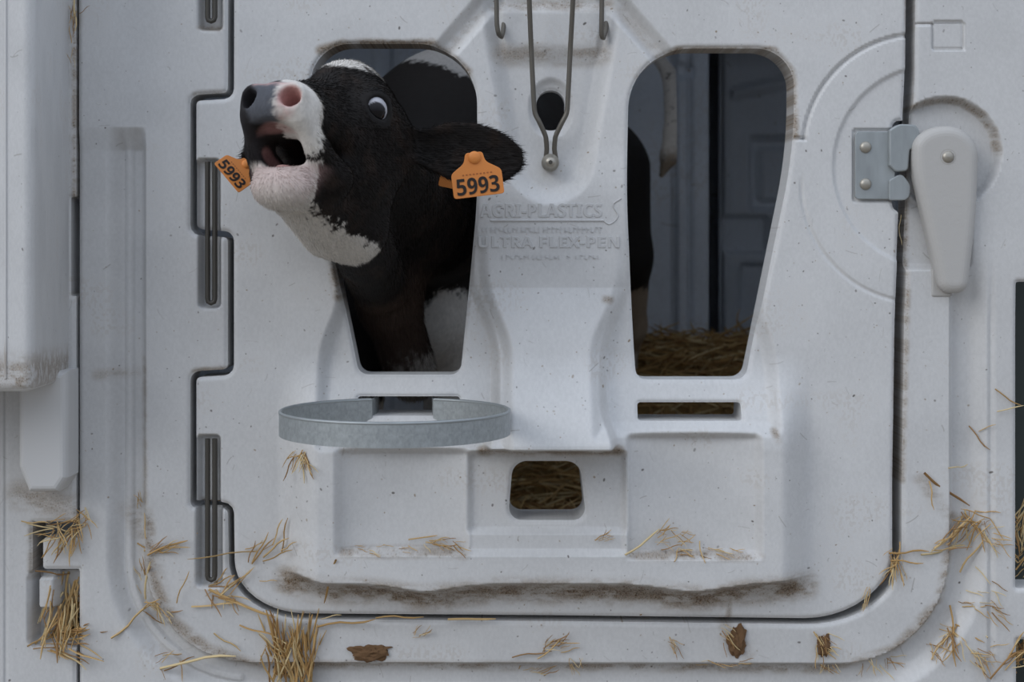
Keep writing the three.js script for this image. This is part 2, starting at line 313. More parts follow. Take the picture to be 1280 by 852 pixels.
const frameBox = [46, -212, 1310, 968];
const rim = sdPoly(roundPath([[180, -900], [180, 829, 130], [1189, 832, 140], [1189, -900]]));
function frameHeight(x, y) {
  let h = 0; const d = rim(x, y);
  const on = x < 400 ? clamp((y - 160) / 26) : x > 1100 ? ss(300, 420, y) : 1;
  h -= on * 21 * (under(-2, 8, d) - 0.85 * ss(26, 50, d));
  h += 5 * on * (ss(14, 20, d) - ss(24, 30, d)) * (x < 300 ? 1 : 0);
  h -= 20 * ss(4, -5, Math.hypot(x - 1182, y - 191) - 68);
  h -= 19 * ss(5, -5, sdBox(x, y, 1110, 230, 1212, 334, 6)) * ss(4, -5, 68 - Math.hypot(x - 1182, y - 191));
  h += groove(sdBox(x, y, 1166, 28, 1205, 62, 3), 2.6, 3) - 2 * ss(2, -2, sdBox(x, y, 1166, 28, 1205, 62, 3)) + groove(sdSeg(x, y, 1146, 30, 1166, 30), 2.5, 3) + groove(sdSeg(x, y, 1134, 334, 1166, 334), 3, 4);
  h -= 22 * Math.max(ss(4, -4, sdBox(x, y, 249, -80, 276, 36, 5)), ss(3, -3, sdBox(x, y, 249, 280, 274, 384, 5)), ss(3, -3, sdBox(x, y, 246, 620, 276, 732, 5)));
  h -= 7 * ss(6, 0, Math.abs(x - 1240)) * ss(300, 420, y) * 0.5;
  return h;
}
const frameSdf = (x, y) => {
  let d = Math.min(sdBox(x, y, 98, -208, 1302, 962, 3), sdBox(x, y, 52, 673, 140, 712, 4));
  for (const c of [seam(x, y) - gapHalf(x, y), sdBox(x, y, 1271, 352, 1330, 736, 3), sdBox(x, y, 1272, 800, 1330, 990, 3)]) if (-c > d) d = -c;
  return d;
};
const frameMap = plasticMap(frameBox, 1.4, { seedAt: 23, specks: 1200, scuffs: 300, tone: '#cccccc', dirtAndShade: [
  { line: [[184, 640], [190, 720], [214, 775], [260, 812], [320, 832], [700, 835], [1040, 838], [1120, 812], [1176, 750], [1194, 650]], w: 8, s: 0.62 },
  { line: [[1140, 134], [1160, 127], [1182, 123], [1206, 127], [1228, 141], [1243, 161], [1250, 191]], w: 4, s: 0.55 }, { line: [[178, 450], [180, 700]], w: 5, s: 0.35 }, { line: [[120, 468], [165, 466]], w: 7, s: 0.28 },
  { line: [[1144, -200], [1136, 300], [1128, 600]], w: 4, s: 0.5 }, { line: [[160, 640], [185, 690], [200, 760]], w: 14, s: 0.3 }, { line: [[250, 32], [272, 34]], w: 5, s: 0.6 },
  { line: [[244, 118], [284, 118]], w: 5, s: 0.6 }, { line: [[244, 463], [284, 463]], w: 5, s: 0.6 }, { line: [[1150, 600], [1185, 640]], w: 9, s: 0.3 }, { line: [[905, 780], [935, 815]], w: 8, s: 0.4 }] });
const plasticFrame = plastic(frameMap);
const frame = thing('pen_front_frame', 'grey white moulded plastic front frame around the gate with lever latch', 'pen frame', null, null);
mesh('frame_panel', relief({ box: frameBox, cell: 2.8, sdf: frameSdf, h: frameHeight, thick: 58, edge: 6 }), plasticFrame, frame);
{ // hinge pins: bent double rods lying in the knuckle slots
  for (const [y0, y1] of [[-140, 28], [202, 380], [548, 726]]) {
    const z = -0.004, pts = [[259.5, y0], [259.5, (y0 + y1) / 2], [259.5, y1 - 6], [262, y1 - 1.5], [266, y1 - 1.5], [268.5, y1 - 6], [268.5, (y0 + y1) / 2], [268.5, y0]].map(([x, y]) => at(x, y, z));
    mesh('hinge_pin', tube(pts, 0.0033, 90, 8, 0.1), hingeSteel, frame, 'dark steel hinge pin');
  }
  // lever latch
  const lever = new THREE.Shape(roundPath([[1138, 158, 40], [1221, 158, 40], [1217, 270, 30], [1206, 366, 14], [1172, 366, 14], [1156, 290, 40], [1138, 215, 20]], 14).map(([x, y]) => new THREE.Vector2(X(x), Y(y))));
  const g = new THREE.ExtrudeGeometry(lever, { depth: 0.012, bevelEnabled: true, bevelThickness: 0.011, bevelSize: 0.013, bevelOffset: -0.013, bevelSegments: 6, curveSegments: 8 });
  const leverMap = new THREE.MeshPhysicalMaterial({ color: lin(0xb8b6b3), roughness: 0.5, bumpMap: plasticBump, bumpScale: 0.0003 });
  const lv = mesh('latch_lever', g.translate(0, 0, -0.004), leverMap, frame, 'white plastic latch lever');
  mesh('washer', new THREE.TorusGeometry(0.0095, 0.0016, 8, 28).translate(X(1180), Y(197), 0.0175), boltSteel, lv);
  mesh('bolt_head', new THREE.LatheGeometry([[0, 0.006], [0.004, 0.0055], [0.0072, 0.0035], [0.0082, 0]].map(([r, h]) => new THREE.Vector2(r, h)), 20).rotateX(Math.PI / 2).translate(X(1180), Y(197), 0.0165), boltSteel, lv, 'steel bolt head');
  mesh('lever_stop', new RoundedBoxGeometry(0.026, 0.036, 0.02, 3, 0.003).translate(X(1177), Y(353), -0.008), leverMap, frame);
}
{ // strike plate riveted to the gate
  const px = (a) => a.map(([x, y]) => new THREE.Vector2(X(x), Y(y)));
  const body = new THREE.Shape(px(roundPath([[1070, 165, 4], [1118, 165, 3], [1118, 248, 3], [1070, 248, 4]])));
  const strike = mesh('strike_plate', new THREE.ExtrudeGeometry(body, { depth: 0.003, bevelEnabled: true, bevelThickness: 0.0008, bevelSize: 0.0008, bevelSegments: 2 }).translate(0, 0, -0.004), galvanised, gate, 'galvanised steel strike plate');
  const hook = new THREE.Shape(px(roundPath([[1112, 164], [1122, 157, 6], [1146, 158, 8], [1146, 182, 4], [1134, 186, 3], [1132, 212, 3], [1119, 213, 2], [1112, 206]])));
  mesh('hook_tongue', new THREE.ExtrudeGeometry(hook, { depth: 0.005, bevelEnabled: true, bevelThickness: 0.0025, bevelSize: 0.002, bevelSegments: 3 }).translate(0, 0, -0.001), galvanised, strike);
  const low = new THREE.Shape(px(roundPath([[1112, 226, 2], [1126, 218, 5], [1137, 232, 6], [1134, 249, 6], [1112, 249, 2]])));
  mesh('hook_tongue', new THREE.ExtrudeGeometry(low, { depth: 0.004, bevelEnabled: true, bevelThickness: 0.0018, bevelSize: 0.0015, bevelSegments: 3 }).translate(0, 0, -0.003), galvanised, strike);
  for (const y of [184, 230]) mesh('rivet', new THREE.SphereGeometry(0.0074, 20, 10, 0, Math.PI * 2, 0, Math.PI / 2).scale(1, 0.62, 1).rotateX(Math.PI / 2).translate(X(1082), Y(y), -0.0003), boltSteel, strike);
}
{ // embossed lettering on the column
  const font = await new FontLoader().loadAsync('fonts/droid/droid_sans_bold.typeface.json'), regular = await new FontLoader().loadAsync('fonts/droid/droid_sans_regular.typeface.json');
  const line = (text, f, size, x0, x1, py) => {
    const g = new TextGeometry(text, { font: f, size, depth: 0.0010, curveSegments: 5, bevelEnabled: true, bevelThickness: 0.0006, bevelSize: 0.0003, bevelSegments: 1 });
    g.computeBoundingBox(); const b = g.boundingBox, k = (X(x1) - X(x0)) / (b.max.x - b.min.x);
    g.translate(-b.min.x, 0, 0).scale(k, 1, 1).translate(X(x0), Y(py), gateHeight((x0 + x1) / 2, py) / 1000 - 0.0006);
    return mesh('embossed_lettering', g, plasticLetters, gate, 'raised lettering on the column');
  };
  const plasticLetters = new THREE.MeshPhysicalMaterial({ color: lin(0xc4c4c4), roughness: 0.5 });
  line('AGRI-PLASTICS', font, 0.0165, 600, 752, 271);
  line('ULTRA FLEX-PEN', font, 0.0135, 598, 774, 309);
  const bars = []; const z = (x, y) => gateHeight(x, y) / 1000;
  bars.push(new RoundedBoxGeometry(0.142, 0.0022, 0.003, 1, 0.0006).translate(X(684), Y(275.5), z(684, 275)));
  bars.push(tube([[754, 276], [762, 280], [772, 270], [766, 256], [776, 248]].map(([x, y]) => new THREE.Vector3(X(x), Y(y), z(x, y))), 0.0012, 20, 6));
  mesh('embossed_swoosh', mergeGeometries(bars.map((g) => g.index ? g.toNonIndexed() : g)), plasticLetters, gate);
  // two lines of worn, unreadable small print: only stubs of letters stand
  for (const [y, x0, x1, hgt] of [[287, 598, 752, 0.008], [321, 628, 748, 0.006]]) {
    const parts = [];
    for (let x = x0; x < x1; x += 5.4) { if (rnd() < 0.14) continue; parts.push(new THREE.BoxGeometry(rr(0.0008, 0.0014), hgt * rr(0.6, 1), 0.002).translate(X(x), Y(y), z(x, y))); if (rnd() < 0.7) parts.push(new THREE.BoxGeometry(0.003, 0.0011, 0.002).translate(X(x + 1.6), Y(y) + hgt * rr(-0.4, 0.4), z(x, y))); }
    mesh('worn_small_print', mergeGeometries(parts), plasticLetters, gate);
  }
}

// ------------------------------------------------------------------ bottle holder wire, bucket ring
{
  const g = thing('bottle_holder', 'bent steel wire bottle holder hanging over the funnel between the openings', 'wire holder', null, null);
  const p = (a) => a.map(([x, y, z]) => at(x, y, z));
  mesh('wire_bracket', tube(p([[660, -190, 0.05], [661, -20, 0.03], [664, 60, 0.012], [668, 138, 0.004], [674, 152, 0.004], [682, 170, 0], [683.5, 186, -0.004], [682, 200, -0.008]]), 0.0031, 80, 10, 0.2), wireSteel, g);
  mesh('wire_bracket', tube(p([[718, -190, 0.05], [717, -20, 0.03], [713, 60, 0.012], [709, 138, 0.004], [703, 152, 0.004], [694.5, 170, 0], [693, 186, -0.004], [695, 200, -0.008]]), 0.0031, 80, 10, 0.2), wireSteel, g);
  mesh('wire_hook', tube(p([[620, -190, 0.03], [620.5, -20, 0.012], [621, 28, 0.008], [623, 42, 0.006], [627, 46, -0.002], [629, 38, -0.008], [630, 26, -0.016]]), 0.003, 60, 10, 0.2), wireSteel, g);
  mesh('wire_hook', tube(p([[752.5, -190, 0.03], [752.5, -20, 0.012], [752, 28, 0.008], [752, 44, 0.005], [754, 48, -0.002], [757, 38, -0.008], [758, 28, -0.016]]), 0.003, 60, 10, 0.2), wireSteel, g);
  mesh('anchor_bolt', new THREE.LatheGeometry([[0, 0.007], [0.005, 0.0062], [0.0075, 0.003], [0.0075, 0], [0.011, -0.001], [0.011, -0.014]].map(([r, h]) => new THREE.Vector2(r, h)), 24).rotateX(Math.PI / 2).translate(X(688), Y(203), 0), boltSteel, g, 'round steel bolt at the foot of the wire');
  mesh('bolt_socket', new THREE.CylinderGeometry(0.0028, 0.0028, 0.002, 6).rotateX(Math.PI / 2).translate(X(688), Y(203), 0.0066), hingeSteel, g);
}
{
  const R = 0.1324, cz = 0.142, cy = 0.469, cx = -0.1356, hh = 0.0132, th = 0.0028, gapA = 0.3;
  const path = []; // plan of the band: tab, loop, tab
  const tabX = Math.sin(gapA) * R;
  path.push([tabX * 0.92, -0.185], [tabX * 0.94, -0.15]);
  for (let k = 0; k <= 72; k++) { const a = Math.PI + gapA * -1 + Math.PI * 0 - (k / 72) * (2 * Math.PI - 2 * gapA); path.push([Math.sin(a) * R, Math.cos(a) * R]); }
  path.push([-tabX * 0.94, -0.15], [-tabX * 0.92, -0.185]);
  const pos = [], idx = [], uv = []; const n = path.length;
  let len = 0;
  path.forEach(([x, z], i) => {
    const a = path[Math.max(0, i - 1)], b = path[Math.min(n - 1, i + 1)], l = Math.hypot(b[0] - a[0], b[1] - a[1]), nx = (b[1] - a[1]) / l, nz = -(b[0] - a[0]) / l;
    if (i) len += Math.hypot(x - path[i - 1][0], z - path[i - 1][1]);
    for (const [o, v] of [[1, 1], [1, -1], [-1, -1], [-1, 1]]) { pos.push(cx + x + nx * o * th / 2, cy + v * hh, cz + z + nz * o * th / 2); uv.push(len * 6, v * 0.15); }
  });
  for (let i = 0; i + 1 < n; i++) for (let k = 0; k < 4; k++) { const a = i * 4 + k, b = i * 4 + (k + 1) % 4; idx.push(a, b, b + 4, a, b + 4, a + 4); }
  idx.push(0, 1, 2, 0, 2, 3); const e = (n - 1) * 4; idx.push(e, e + 2, e + 1, e, e + 3, e + 2);
  let g = new THREE.BufferGeometry(); g.setAttribute('position', new THREE.Float32BufferAttribute(pos, 3)); g.setAttribute('uv', new THREE.Float32BufferAttribute(uv, 2)); g.setIndex(idx); g = g.toNonIndexed(); g.computeVertexNormals();
  const ring = thing('bucket_ring', 'round galvanised steel bucket ring hooked into the slot below the calf', 'bucket ring', null, null);
  mesh('ring_band', g, galvanised, ring);
  const wire = []; for (let k = 0; k <= 72; k++) { const a = Math.PI - gapA - (k / 72) * (2 * Math.PI - 2 * gapA); wire.push(new THREE.Vector3(cx + Math.sin(a) * R, cy + hh, cz + Math.cos(a) * R)); }
  mesh('rolled_edge', tube(wire, 0.0021, 140, 6), galvanised, ring);
}

// ------------------------------------------------------------------ neighbouring pens
const nextBox = [-420, -212, 97, 968];
const nextHeight = (x, y) => {
  let h = 0;
  h -= 2 * (1 - ss(0, 1.6, Math.abs(x - 7)));
  h -= 34 * ss(4, -4, sdBox(x, y, 38, 716, 120, 806, 6)) * (1 - ss(3, -3, sdBox(x, y, 46, 722, 68, 762, 4)));
  return h;
};
const nextSdf = (x, y) => {
  let d = sdBox(x, y, -416, -208, 94.5, 962, 3);
  for (const c of [sdBox(x, y, 88, 246, 110, 370, 2), sdBox(x, y, 40, 652, 120, 718, 3), sdBox(x, y, 70, 760, 120, 800, 4)]) if (-c > d) d = -c;
  return d;
};
const neighbour = thing('neighbouring_pen', 'grey plastic panel of the next pen with a thick projecting block', 'pen', null, null);
mesh('panel', relief({ box: nextBox, cell: 3.2, sdf: nextSdf, h: nextHeight, thick: 58, edge: 5 }), plastic(plasticMap(nextBox, 1.65, { seedAt: 31, specks: 300, scuffs: 120, tone: '#cecece', dirtAndShade: [{ line: [[26, 618], [90, 636]], w: 18, s: 0.45 }, { line: [[70, 20], [74, 200]], w: 14, s: 0.25 }, { line: [[92, -60], [92, 250]], w: 3, s: 0.6 }, { line: [[40, 660], [40, 720]], w: 6, s: 0.5 }] })), neighbour);
{
  const m = plastic(plasticMap([0, 0, 700, 700], 1.2, { seedAt: 37, specks: 160, scuffs: 60, tone: '#d2d2d2', dirtAndShade: [{ line: [[0, 680], [700, 684]], w: 22, s: 0.6 }] }));
  const x1 = X(86), top = 1.21, low = camera.position.y - 0.19 * (DIST - 0.15) / DIST;
  const blk = mesh('projecting_block', new RoundedBoxGeometry(0.44, top - low, 0.16, 5, 0.012).translate(x1 - 0.22, (top + low) / 2, 0.07), m, neighbour, 'thick square plastic block');
  mesh('moulding_line', new RoundedBoxGeometry(0.003, top - low - 0.03, 0.003, 1, 0.001).translate(at(7, 0, 0.15).x, (top + low) / 2, 0.15), m, blk);
  // foot below the block: tapering stem with a chamfered lower end
  const foot = new THREE.Shape([[0, 0], [0, -0.108], [0.010, -0.132], [0.036, -0.132], [0.044, -0.12], [0.044, 0]].map(([x, y]) => new THREE.Vector2(x, y)));
  mesh('block_foot', new THREE.ExtrudeGeometry(foot, { depth: 0.04, bevelEnabled: true, bevelThickness: 0.012, bevelSize: 0.008, bevelSegments: 4 }).translate(at(30, 0, 0.05).x, low + 0.008, -0.002), new THREE.MeshPhysicalMaterial({ color: lin(0xcecece), roughness: 0.5 }), neighbour);
}
const right = thing('shade_filler', 'added dark shade post in the gap beside the frame edge', 'filler', null, null);
mesh('filler', new RoundedBoxGeometry(0.1, 1.1, 0.05, 3, 0.006).translate(X(1345), 0.55, -0.12), new THREE.MeshStandardMaterial({ color: lin(0x3a413f), roughness: 0.7 }), right);  // dark strip added where the gap is only in shade
{
  const g = thing('neighbouring_pen', 'plain grey plastic pen front beyond the added dark post', 'pen', null, null), m = new THREE.MeshPhysicalMaterial({ color: lin(0xcecece), roughness: 0.5 });
  mesh('front_sheet', new RoundedBoxGeometry(0.6, 1.15, 0.058, 3, 0.008).translate(X(1710), 0.605, -0.029), m, g); mesh('ridge', new RoundedBoxGeometry(0.05, 1.0, 0.03, 3, 0.008).translate(X(1480), 0.6, 0.004), m, g);
}

// ------------------------------------------------------------------ the calf
// One continuous skin: distances to tapered bones and muscle masses joined by smooth minima (millimetres), meshed by surface nets.
const headTurn = new THREE.Matrix4().makeRotationY(-22.3 * Math.PI / 180).multiply(new THREE.Matrix4().makeRotationX(-20.2 * Math.PI / 180)).multiply(new THREE.Matrix4().makeRotationZ(0.4 * Math.PI / 180));
const HO = [-200, 824, 170], HS = 0.98, hm = headTurn.elements; // head origin between the eyes; x = the calf's left, y = up, z = towards the nose
const toHead = (x, y, z, o) => { x = (x - HO[0]) / HS; y = (y - HO[1]) / HS; z = (z - HO[2]) / HS; o[0] = x * hm[0] + y * hm[1] + z * hm[2]; o[1] = x * hm[4] + y * hm[5] + z * hm[6]; o[2] = x * hm[8] + y * hm[9] + z * hm[10]; };
const fromHead = (x, y, z) => [HO[0] + HS * (x * hm[0] + y * hm[4] + z * hm[8]), HO[1] + HS * (x * hm[1] + y * hm[5] + z * hm[9]), HO[2] + HS * (x * hm[2] + y * hm[6] + z * hm[10])];
const smin = (a, b, k) => { const h = Math.max(k - Math.abs(a - b), 0) / k; return Math.min(a, b) - h * h * k * 0.25; };
const smax = (a, b, k) => -smin(-a, -b, k);
const ell = (x, y, z, cx, cy, cz, rx, ry, rz) => { x = (x - cx) / rx; y = (y - cy) / ry; z = (z - cz) / rz; const k0 = Math.sqrt(x * x + y * y + z * z); x /= rx; y /= ry; z /= rz; const k1 = Math.sqrt(x * x + y * y + z * z); return k1 < 1e-9 ? -Math.min(rx, ry, rz) : k0 * (k0 - 1) / k1; };
const cap = (x, y, z, ax, ay, az, ra, bx, by, bz, rb) => { const dx = bx - ax, dy = by - ay, dz = bz - az, t = clamp(((x - ax) * dx + (y - ay) * dy + (z - az) * dz) / (dx * dx + dy * dy + dz * dz)); x -= ax + dx * t; y -= ay + dy * t; z -= az + dz * t; return Math.sqrt(x * x + y * y + z * z) - ra - (rb - ra) * t; };
const mm = (px, py, z) => { const p = at(px, py, z / 1000); return [p.x * 1000, p.y * 1000, z]; };

const earOf = (root, u, v, len, flip) => { // a leaf-shaped cupped ear hanging from root along u, width along v
  const U = new THREE.Vector3(...u).normalize(), V = new THREE.Vector3(...v); V.addScaledVector(U, -V.dot(U)).normalize(); const Wv = new THREE.Vector3().crossVectors(U, V); if (Wv.z < 0) Wv.negate();
  return { root, U, V, W: Wv, len, flip };
};
const earPts = [[0, 17, -17], [0.14, 22, -27], [0.35, 30, -40], [0.55, 30, -48], [0.72, 24, -47], [0.86, 14, -39], [0.96, 2, -27], [1, -8, -19]];
const earAt = (t, k) => { for (let i = 1; i < earPts.length; i++) if (t <= earPts[i][0]) { const a = earPts[i - 1], b = earPts[i]; return mix(a[k], b[k], (t - a[0]) / (b[0] - a[0])); } return earPts[earPts.length - 1][k]; };
const ears = [
  earOf(fromHead(60, -8, -80), [0.985, -0.03, 0.0], [0.06, 0.96, -0.25], 134, 1),
  earOf(fromHead(-60, -2, -80), [-0.93, -0.12, -0.1], [0.1, 0.96, -0.2], 104, 1),
];
function earSdf(e, x, y, z) {
  const px = x - e.root[0], py = y - e.root[1], pz = z - e.root[2];
  const u = (px * e.U.x + py * e.U.y + pz * e.U.z) / e.len, v = px * e.V.x + py * e.V.y + pz * e.V.z, w = px * e.W.x + py * e.W.y + pz * e.W.z;
  if (u < -0.5 || u > 1.4 || Math.abs(v) > 90 || Math.abs(w) > 70) return 60;
  const t = clamp(u), top = earAt(t, 1), bot = earAt(t, 2), c = (top + bot) / 2, hw = Math.max(4, (top - bot) / 2), s = clamp((v - c) / hw, -1.2, 1.2);
  const cup = 13 * s * s * (1 - 0.5 * t) - 9 * (1 - t) - (v < c ? 4 * s * s : 0), thick = mix(5.5, 3.2, t);
  const dv = Math.abs(v - c) - hw, du = (Math.abs(u - 0.5) - 0.5) * e.len, dw = Math.abs(w - cup) - thick;
  return smax(smax(dv * 0.8, dw * 0.8, 6), du, 6);
}
const q = [0, 0, 0];
function headSdf(x, y, z) {
  toHead(x, y, z, q); const hx = q[0], hy = q[1], hz = q[2], ax = Math.abs(hx);
  let d = ell(ax, hy, hz, 0, 6, -46, 60, 50, 60);                   // cranium
  d = smin(d, ell(ax, hy, hz, 0, 32, -14, 44, 40, 44), 24);         // high forehead
  d = smin(d, cap(ax, hy, hz, 0, 2, 10, 36, 0, -34, 104, 24), 24); // nasal bridge
  d = smin(d, ell(ax, hy, hz, 42, 20, -6, 20, 18, 28), 18);        // brow
  d = smin(d, ell(ax, hy, hz, 48, -1, 4, 20, 24, 27), 14);
  d = smin(d, cap(ax, hy, hz, 26, -32, 8, 31, 17, -52, 104, 22), 22);
  d = smin(d, ell(ax, hy, hz, 0, -48, 116, 42, 30, 32), 16);       // muzzle
  d = smin(d, ell(ax, hy, hz, 0, -50, 140, 30, 21, 12), 10);
  d = smin(d, ell(ax, hy, hz, 25, -44, 137, 15, 18, 14), 8);
  d = smin(d, cap(ax, hy, hz, 30, -62, 126, 12, 36, -84, 92, 13), 12); d = smin(d, cap(ax, hy, hz, 36, -84, 92, 13, 38, -104, 52, 24), 12);  // hanging upper lips
  d = smin(d, ell(ax, hy, hz, 37, -60, -24, 28, 62, 58), 24);      // cheek
  d = smin(d, cap(ax, hy, hz, 26, -128, -58, 24, 13, -122, 70, 19), 20);  // jaw bones
  d = smin(d, ell(ax, hy, hz, 0, -130, -24, 22, 24, 60), 18);
  d = smin(d, ell(ax, hy, hz, 0, -127, 88, 35, 24, 25), 22);       // chin
  d = smax(d, -ell(ax, hy, hz, 0, -92, 84, 28, 17, 60), 6);        // mouth
  d = smax(d, -ell(ax, hy, hz, 0, -87, 126, 31, 18, 28), 6);
  d = smax(d, -cap(ax, hy, hz, 28, -45, 156, 13, 19, -49, 118, 7), 4);  // nostrils
  d = smax(d, -ell(ax, hy, hz, 66, -1, 16, 15, 13.5, 17), 4);      // eyelid opening
  return d * HS;
}
const N = { a: fromHead(0, -18, -78), t: fromHead(4, -112, -72), b: mm(512, 262, -90), c: mm(528, 262, -250), f: mm(486, 376, -125), g: mm(516, 470, -190), s: [-95, 812, -430], h: [108, 802, -930] };
const L = { // limbs: [x, y, z, radius] chains
  foreL: [[-45, 740, -390, 62], [-88, 560, -350, 46], [-98, 400, -330, 30], [-98, 255, -346, 19], [-98, 200, -332, 24]],
  foreR: [[-175, 740, -390, 62], [-214, 570, -372, 42], [-222, 400, -350, 28], [-222, 255, -366, 19], [-222, 200, -352, 24]],
  hindL: [[156, 800, -930, 98], [184, 650, -905, 70], [214, 520, -985, 36], [208, 440, -1050, 26], [210, 270, -1010, 20], [210, 205, -994, 25]],
  hindR: [[40, 800, -950, 98], [14, 650, -935, 70], [8, 520, -1010, 36], [6, 440, -1070, 26], [4, 270, -1030, 20], [4, 205, -1014, 25]],
};
const tailPath = [[120, 915, -1020, 20], mm(790, 78, -1080).concat(13), mm(820, 68, -1090).concat(12), mm(836, 92, -1090).concat(14), mm(844, 130, -1085).concat(20), mm(844, 165, -1080).concat(22), mm(837, 195, -1078).concat(18), mm(827, 219, -1076).concat(5)];
const chain = (c, x, y, z, k) => { let d = 1e9; for (let i = 1; i < c.length; i++) { const a = c[i - 1], b = c[i]; d = smin(d, cap(x, y, z, a[0], a[1], a[2], a[3], b[0], b[1], b[2], b[3]), k); } return d; };
function bodySdf(x, y, z) {
  let d = cap(x, y, z, ...N.s, 148, ...N.h, 128);
  d = smin(d, ell(x, y, z, 20, 770, -690, 170, 150, 250), 60);
  d = smin(d, cap(x, y, z, -95, 900, -440, 60, 95, 880, -960, 46), 50);
  d = smin(d, cap(x, y, z, ...N.c, 96, ...N.s, 120), 60);
  d = smin(d, cap(x, y, z, -128, 560, -330, 74, -90, 720, -430, 100), 50);
  d = smin(d, cap(x, y, z, ...N.b, 70, ...N.c, 96), 40);
  d = smin(d, cap(x, y, z, ...N.f, 36, ...N.g, 34), 24);
  d = smin(d, cap(x, y, z, ...N.b, 60, ...N.f, 36), 30);
  if (z > -600) { if (y < 830) { d = smin(d, chain(L.foreL, x, y, z, 16), 26); d = smin(d, chain(L.foreR, x, y, z, 16), 26); } }
  else if (z < -760) { d = smin(d, chain(L.hindL, x, y, z, 16), 26); d = smin(d, chain(L.hindR, x, y, z, 16), 26); if (z < -960 && y > 740) d = smin(d, chain(tailPath, x, y, z, 8), 14); }
  return d;
}
function calfSdf(x, y, z) {
  let d = 1e9;
  const fx = x - HO[0], fy = y - HO[1], fz = z - HO[2], far = Math.sqrt(fx * fx + fy * fy + fz * fz);
  if (z < 140) d = bodySdf(x, y, z);
  if (far < 330) {
    let h = headSdf(x, y, z);
    h = smin(h, cap(x, y, z, ...N.a, 56, ...N.b, 70), 30);
    h = smin(h, cap(x, y, z, ...N.t, 38, ...N.f, 36), 30);
    for (const e of ears) h = smin(h, earSdf(e, x, y, z), 14);
    d = smin(d, h, 30);
  }
  return d;
}
